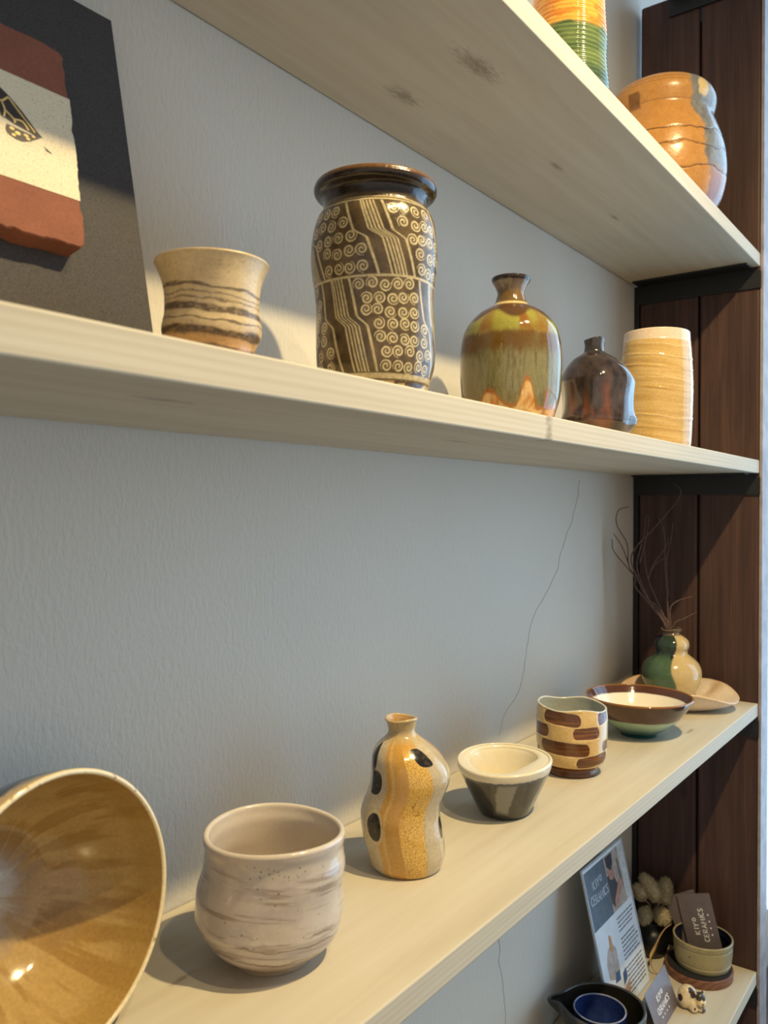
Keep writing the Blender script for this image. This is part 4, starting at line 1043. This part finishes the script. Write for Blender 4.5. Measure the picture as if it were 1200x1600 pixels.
# ------------------------------------------------------------------ spouted bowl and blue cup
sb = [(0, 27), (3, 29), (12, 37), (28, 46.5), (46, 52), (60, 54), (64, 54)]
SPX, SPY = -0.3315, -0.0835
def sb_color(th, z, r, fl, s):
    x, y, zz = xyz(th, z, r); n = fbm(x / 16, y / 16, z / 16)
    c = mix(flat((44, 46, 47), z), flat((74, 78, 80), z), n)
    c = mix(c, flat((84, 78, 58), z), sstep(0.55, 0.7, n) * 0.5)
    return mix(c, mix(flat((22, 22, 20), z), flat((46, 42, 30), z), n), (fl == 3).astype(float))
SA = -1.62
def sb_def(th, z, r, fl, s):
    d = wrap(th - SA); k = np.exp(-(d / 0.15) ** 2) + 0.35 * np.exp(-(d / 0.42) ** 2)
    up = sstep(30, 64, z) * (fl >= 1)
    return r + 15 * k * up ** 1.4, z - 4.0 * np.exp(-(d / 0.14) ** 2) * up
pot('spouted_bowl', 'dark charcoal bowl with a pouring spout, holding a blue cup', 'bowl', SPX, SPY, zD, sb, sb_color,
    glaze('charcoal_glaze', 0.3, 0.12, 90, 0.0003), [INT, RIM, BODY], wall_t=4, nrow=120, nseg=360, deform=sb_def, floor=6)
bc_ = [(0, 18), (3, 19), (14, 25.5), (30, 31.5), (44, 34), (52, 34.6)]
def bc_color(th, z, r, fl, s):
    x, y, zz = xyz(th, z, r); n = fbm(x / 8, y / 8, z / 8)
    c = mix(flat((30, 42, 92), z), flat((46, 66, 124), z), n)
    return mix(c, flat((150, 152, 166), z), (fl == 2) * 0.9)
pot('blue_cup', 'glossy cobalt blue cup nested inside the dark spouted bowl', 'cup', -0.3335, -0.0785, zD + 0.0075, bc_, bc_color,
    glaze('cobalt_glaze', 0.08, 0.04, 60, 0.0001, 0.5, 0.3), [INT, RIM, BODY], wall_t=2.6, nrow=90, nseg=220, floor=5)

# ------------------------------------------------------------------ cow figurine
def cow():
    root = thing('cow_figurine', 'tiny cream and black spotted cow figurine lying beside the coaster', 'figurine', (-0.155, -0.143, zD))
    m = NT('spotted_clay'); tc = m.node('ShaderNodeTexCoord')
    c = m.ramp(m.noise(m.coord(), 300, 3), [(0.3, (206, 184, 144)), (0.7, (222, 204, 168))])
    def P(rx, cx, z): return r3 * rx + c3 * cx + z3 * z       # right, towards viewer, up  (metres)
    for q, rad, col in ((P(-0.0010, 0.008, 0.0275), 0.0050, (52, 36, 34)), (P(0.0005, 0.010, 0.0220), 0.0045, (52, 36, 34)), (P(-0.0160, 0.006, 0.0165), 0.0052, (58, 38, 34)), (P(0.0072, 0.0150, 0.0215), 0.0048, (60, 54, 50)), (P(0.0145, 0.0150, 0.0215), 0.0048, (60, 54, 50)), (P(0.0105, 0.0090, 0.0265), 0.0060, (66, 60, 56)), (P(0.0005, 0.0195, 0.0075), 0.0018, (60, 50, 40)), (P(0.0150, 0.0185, 0.0030), 0.0050, (92, 84, 72)), (P(0.006, -0.012, 0.02), 0.007, (52, 36, 34))):
        sb_ = m.node('ShaderNodeVectorMath', operation='DISTANCE'); m.lk(tc.outputs['Object'], sb_.inputs[0]); sb_.inputs[1].default_value = q
        f = m.ramp(m.math('MULTIPLY', sb_.outputs['Value'], 1 / rad), [(0.85, (1, 1, 1, 1)), (1.0, (0, 0, 0, 1))])
        c = m.mixc(f, c, L4(col))
    m.set(Base_Color=c, Roughness=0.3)
    bm = bmesh.new()
    def ball(q, sx, sy, sz):
        M = Matrix.Translation(q) @ Matrix(((r3.x, c3.x, 0, 0), (r3.y, c3.y, 0, 0), (0, 0, 1, 0), (0, 0, 0, 1))) @ Matrix.Diagonal((sx, sy, sz, 1))
        bmesh.ops.create_icosphere(bm, subdivisions=4, radius=1, matrix=M)
    ball(P(-0.0035, 0, 0.0155), 0.0140, 0.0125, 0.0155)     # trunk
    ball(P(-0.0080, 0.003, 0.0125), 0.0098, 0.0110, 0.0122) # rump
    ball(P(0.0105, 0.0100, 0.0180), 0.0080, 0.0075, 0.0080) # head
    ball(P(0.0115, 0.0150, 0.0130), 0.0064, 0.0056, 0.0055) # muzzle
    ball(P(-0.0010, 0.0110, 0.0085), 0.0066, 0.0078, 0.0080) # tucked knee
    ball(P(0.0005, 0.0155, 0.0050), 0.0056, 0.0048, 0.0048) # hoof
    ball(P(0.0120, 0.0130, 0.0038), 0.0064, 0.0060, 0.0037) # foreleg
    ball(P(0.0042, 0.0095, 0.0250), 0.0024, 0.0020, 0.0030); ball(P(0.0160, 0.0085, 0.0250), 0.0024, 0.0020, 0.0030)   # ears
    o = bm_obj('body', bm, m.m, root, smooth=True)
    r = o.modifiers.new('weld', 'REMESH'); r.mode = 'VOXEL'; r.voxel_size = 0.00055; r.use_smooth_shade = True
    sm = o.modifiers.new('soft', 'SMOOTH'); sm.iterations = 6; sm.factor = 0.5
    BLK = plain('black_dot_glaze', (22, 18, 18), 0.2)
    bm = bmesh.new()
    for q in (P(0.0082, 0.0172, 0.0185), P(0.0142, 0.0172, 0.0183)): bmesh.ops.create_icosphere(bm, subdivisions=2, radius=0.0008, matrix=Matrix.Translation(q))
    bm_obj('eyes', bm, BLK, root, smooth=True)
    bm = bmesh.new(); bmesh.ops.create_icosphere(bm, subdivisions=2, radius=0.0012, matrix=Matrix.Translation(P(0.0113, 0.0204, 0.0142)))
    bm_obj('nose', bm, BLK, root, smooth=True)
    bm = bmesh.new(); add_tube(bm, [P(0.0085, 0.0192, 0.0118), P(0.0100, 0.0201, 0.0106), P(0.0114, 0.0204, 0.0102), P(0.0130, 0.0200, 0.0106), P(0.0144, 0.0190, 0.0118)], 0.0004, 0.0004, 6)
    bm_obj('mouth', bm, BLK, root, smooth=True)
cow()

# ------------------------------------------------------------------ bunny tail grass, leaf, small black pot
FUZZ = plain('cream_fluff', (196, 180, 142), 0.9, 0.08, 200)
STEM = plain('straw_stem', (170, 142, 96), 0.7, 0.1, 200)
def bunny(label, head_a, head_b, rad, stem):
    """fluffy seed head from a to b with a thin stem"""
    a, b = Vector(head_a) + Vector((0, 0, G)), Vector(head_b) + Vector((0, 0, G))
    st = [Vector(q) + Vector((0, 0, G)) for q in stem]
    root = thing('bunny_tail_grass', label, 'dried grass', st[-1], 'bunny tail grass heads')
    ax = b - a; Lg = ax.length; q = Vector((0, 0, 1)).rotation_difference(ax.normalized()); mid = (a + b) / 2 - st[-1]
    n = 1700; rg = np.random.default_rng(int(abs(a.x) * 1e5))
    u = rg.uniform(-1, 1, n); ph = rg.uniform(0, 2 * PI, n); rr_ = np.sqrt(1 - u * u)
    D = np.stack([rr_ * np.cos(ph), rr_ * np.sin(ph), u], 1)
    core = np.array([rad * 0.80, rad * 0.80, Lg * 0.46])
    Pb = D * core; out = D + np.array([0, 0, 0.9]); out /= np.linalg.norm(out, axis=1, keepdims=True)
    ln = rg.uniform(0.25, 0.6, n)[:, None] * rad
    side = np.cross(out, rg.normal(size=(n, 3))); side /= np.linalg.norm(side, axis=1, keepdims=True)
    w_ = 0.00028
    V = np.concatenate([Pb - side * w_, Pb + side * w_, Pb + out * ln], 0)
    F = np.stack([np.arange(n), np.arange(n) + n, np.arange(n) + 2 * n], 1)
    bm = bmesh.new()
    bmesh.ops.create_icosphere(bm, subdivisions=3, radius=1, matrix=Matrix.Diagonal((core[0], core[1], core[2], 1)))
    vs = [bm.verts.new(v) for v in V]
    for f in F: bm.faces.new([vs[i] for i in f])
    bmesh.ops.transform(bm, matrix=Matrix.Translation(mid) @ q.to_matrix().to_4x4(), verts=bm.verts)
    me = bpy.data.meshes.new('seed_head'); bm.to_mesh(me); bm.free(); me.materials.append(FUZZ)
    for pl in me.polygons: pl.use_smooth = True
    link(bpy.data.objects.new('seed_head', me), root)
    bm = bmesh.new(); add_tube(bm, smooth_path([tuple(s_ - st[-1]) for s_ in [a] + st], 8), 0.0009, 0.0007, 6); bm_obj('stem', bm, STEM, root, smooth=True)
JT = (-0.046, -0.050)      # the jar standing behind the cup
JZ = -0.7512 + 0.056
JM = [(-0.046, -0.051, -0.694), (-0.046, -0.050, -0.722)]
bunny('fluffy grass head slanting up to the left beside the leaflet', (-0.045, -0.063, -0.664), (-0.060, -0.039, -0.622), 0.0130, JM)
bunny('fluffy grass head standing upright furthest right against the planks', (-0.031, -0.065, -0.674), (-0.022, -0.066, -0.634), 0.0125, JM)
bunny('round fluffy grass head pointing at the viewer above the black jar', (-0.047, -0.058, -0.678), (-0.063, -0.079, -0.684), 0.0128, JM)
bunny('fluffy grass head drooping low behind the right edge of the leaflet', (-0.074, -0.050, -0.666), (-0.093, -0.053, -0.683), 0.0110, [(-0.060, -0.050, -0.670)] + JM)
bunny('fluffy grass head half hidden highest behind the leaflet edge', (-0.067, -0.045, -0.657), (-0.080, -0.035, -0.634), 0.0105, [(-0.052, -0.050, -0.672)] + JM)
jar = [(0, 17), (3, 20), (12, 25), (24, 26.5), (36, 24), (44, 18.5), (50, 17.5), (54, 18.5)]
pot('bud_jar', 'little black jar in the shade behind the beige cup, holding fluffy grasses', 'jar', JT[0], JT[1], zD, jar, lambda th, z, r, fl, s: flat((18, 18, 20), z),
    glaze('black_matte_glaze', 0.4, 0.1), [INT, RIM, BODY], wall_t=2.4, nrow=70, nseg=120, depth=30)
def leaf():
    P = smooth_path([(-0.0545, -0.0845, -0.6905 + G), (-0.066, -0.078, -0.696 + G), (-0.075, -0.073, -0.706 + G), (-0.085, -0.069, -0.721 + G), (-0.100, -0.067, -0.730 + G), (-0.106, -0.072, -0.741 + G), (-0.103, -0.080, -0.7485 + G), (-0.094, -0.087, -0.7506 + G)], 8)
    n = len(P); bm = bmesh.new(); rows = []
    for i, q in enumerate(P):
        t_ = i / (n - 1); w_ = 0.0016 + 0.0072 * (math.sin(PI * min(1, t_ * 1.4)) ** 2) + 0.006 * sstep(0.75, 1.0, np.array(t_)).item()
        a_ = 0.7 + 2.2 * t_; d = (r3 * math.cos(a_) + z3 * math.sin(a_) * (1 - 0.9 * t_)) * w_
        rows.append((bm.verts.new(Vector(q) - d), bm.verts.new(Vector(q) + d * 0.2 + c3 * w_ * 0.3 * (1 - t_)), bm.verts.new(Vector(q) + d)))
    for a, b in zip(rows[:-1], rows[1:]):
        bm.faces.new((a[0], a[1], b[1], b[0])); bm.faces.new((a[1], a[2], b[2], b[1]))
    o = bm_obj('dried_leaf', bm, plain('tan_dry_leaf', (178, 142, 92), 0.7, 0.15, 80), None, smooth=True)
    s_ = o.modifiers.new('thick', 'SOLIDIFY'); s_.thickness = 0.0008
    tag(o, 'curled tan dried leaf strip left of the wooden coaster', 'leaf')
leaf()

# ------------------------------------------------------------------ light
def lamp(name, loc, power, col, radius, target=None, cone=None):
    l = bpy.data.lights.new(name, 'SPOT' if cone else 'POINT'); l.energy = power; l.color = col; l.shadow_soft_size = radius
    o = bpy.data.objects.new(name, l); o.location = loc
    if cone:
        l.spot_size = math.radians(cone); l.spot_blend = 1.0
        o.rotation_euler = (Vector(target) - Vector(loc)).to_track_quat('-Z', 'Y').to_euler()
    COL.objects.link(o); return o
lamp('ceiling_spot', (-0.75, -0.68, 0.86 + G), 70, (1.0, 0.78, 0.40), 0.014, (-0.70, -0.58, 0.95), 170)
lamp('ceiling_spot', (-1.00, -0.70, 0.92 + G), 15, (1.0, 0.78, 0.44), 0.014, (-0.95, -0.6, 0.95), 170)
wd = bpy.data.worlds.new('room_ambience'); S.world = wd; wd.use_nodes = True
nt = wd.node_tree; bg = nt.nodes['Background']
tc = nt.nodes.new('ShaderNodeTexCoord'); sep = nt.nodes.new('ShaderNodeSeparateXYZ'); rp = nt.nodes.new('ShaderNodeValToRGB')
mp = nt.nodes.new('ShaderNodeMath'); mp.operation = 'MULTIPLY_ADD'; mp.inputs[1].default_value = 0.5; mp.inputs[2].default_value = 0.5
nt.links.new(tc.outputs['Generated'], sep.inputs[0]); nt.links.new(sep.outputs['Z'], mp.inputs[0]); nt.links.new(mp.outputs[0], rp.inputs[0])
rp.color_ramp.elements[0].color = (0.12, 0.12, 0.12, 1); rp.color_ramp.elements[1].color = (0.16, 0.17, 0.18, 1)
for ps, cc in ((0.33, (0.20, 0.19, 0.17, 1)), (0.40, (0.79, 0.72, 0.64, 1)), (0.58, (0.79, 0.72, 0.64, 1)), (0.70, (0.36, 0.36, 0.36, 1))):
    e = rp.color_ramp.elements.new(ps); e.color = cc
nt.links.new(rp.outputs[0], bg.inputs[0]); bg.inputs[1].default_value = 0.80

# ------------------------------------------------------------------ camera
cd_ = bpy.data.cameras.new('camera'); cam = bpy.data.objects.new('camera', cd_); COL.objects.link(cam)
cam.location = CAM
pitch, roll = -0.00448, 0.00331
fw = Vector((math.cos(YAW) * math.cos(pitch), math.sin(YAW) * math.cos(pitch), math.sin(pitch)))
rt_ = fw.cross(Vector((0, 0, 1))).normalized(); up_ = rt_.cross(fw)
rt2 = rt_ * math.cos(roll) + up_ * math.sin(roll); up2 = up_ * math.cos(roll) - rt_ * math.sin(roll)
cam.matrix_world = Matrix(((rt2.x, up2.x, -fw.x, CAM[0]), (rt2.y, up2.y, -fw.y, CAM[1]), (rt2.z, up2.z, -fw.z, CAM[2]), (0, 0, 0, 1)))
cd_.sensor_fit = 'VERTICAL'; cd_.sensor_height = 36; cd_.lens = 1282.54 / 1600 * 36
cd_.clip_start = 0.02
cd_.dof.use_dof = True; cd_.dof.focus_distance = 0.78; cd_.dof.aperture_fstop = 11
S.camera = cam
S.view_settings.view_transform = 'Standard'; S.view_settings.look = 'None'; S.view_settings.gamma = 1; S.view_settings.use_curve_mapping = False
S.view_settings.exposure = 0.0
S.render.film_transparent = False
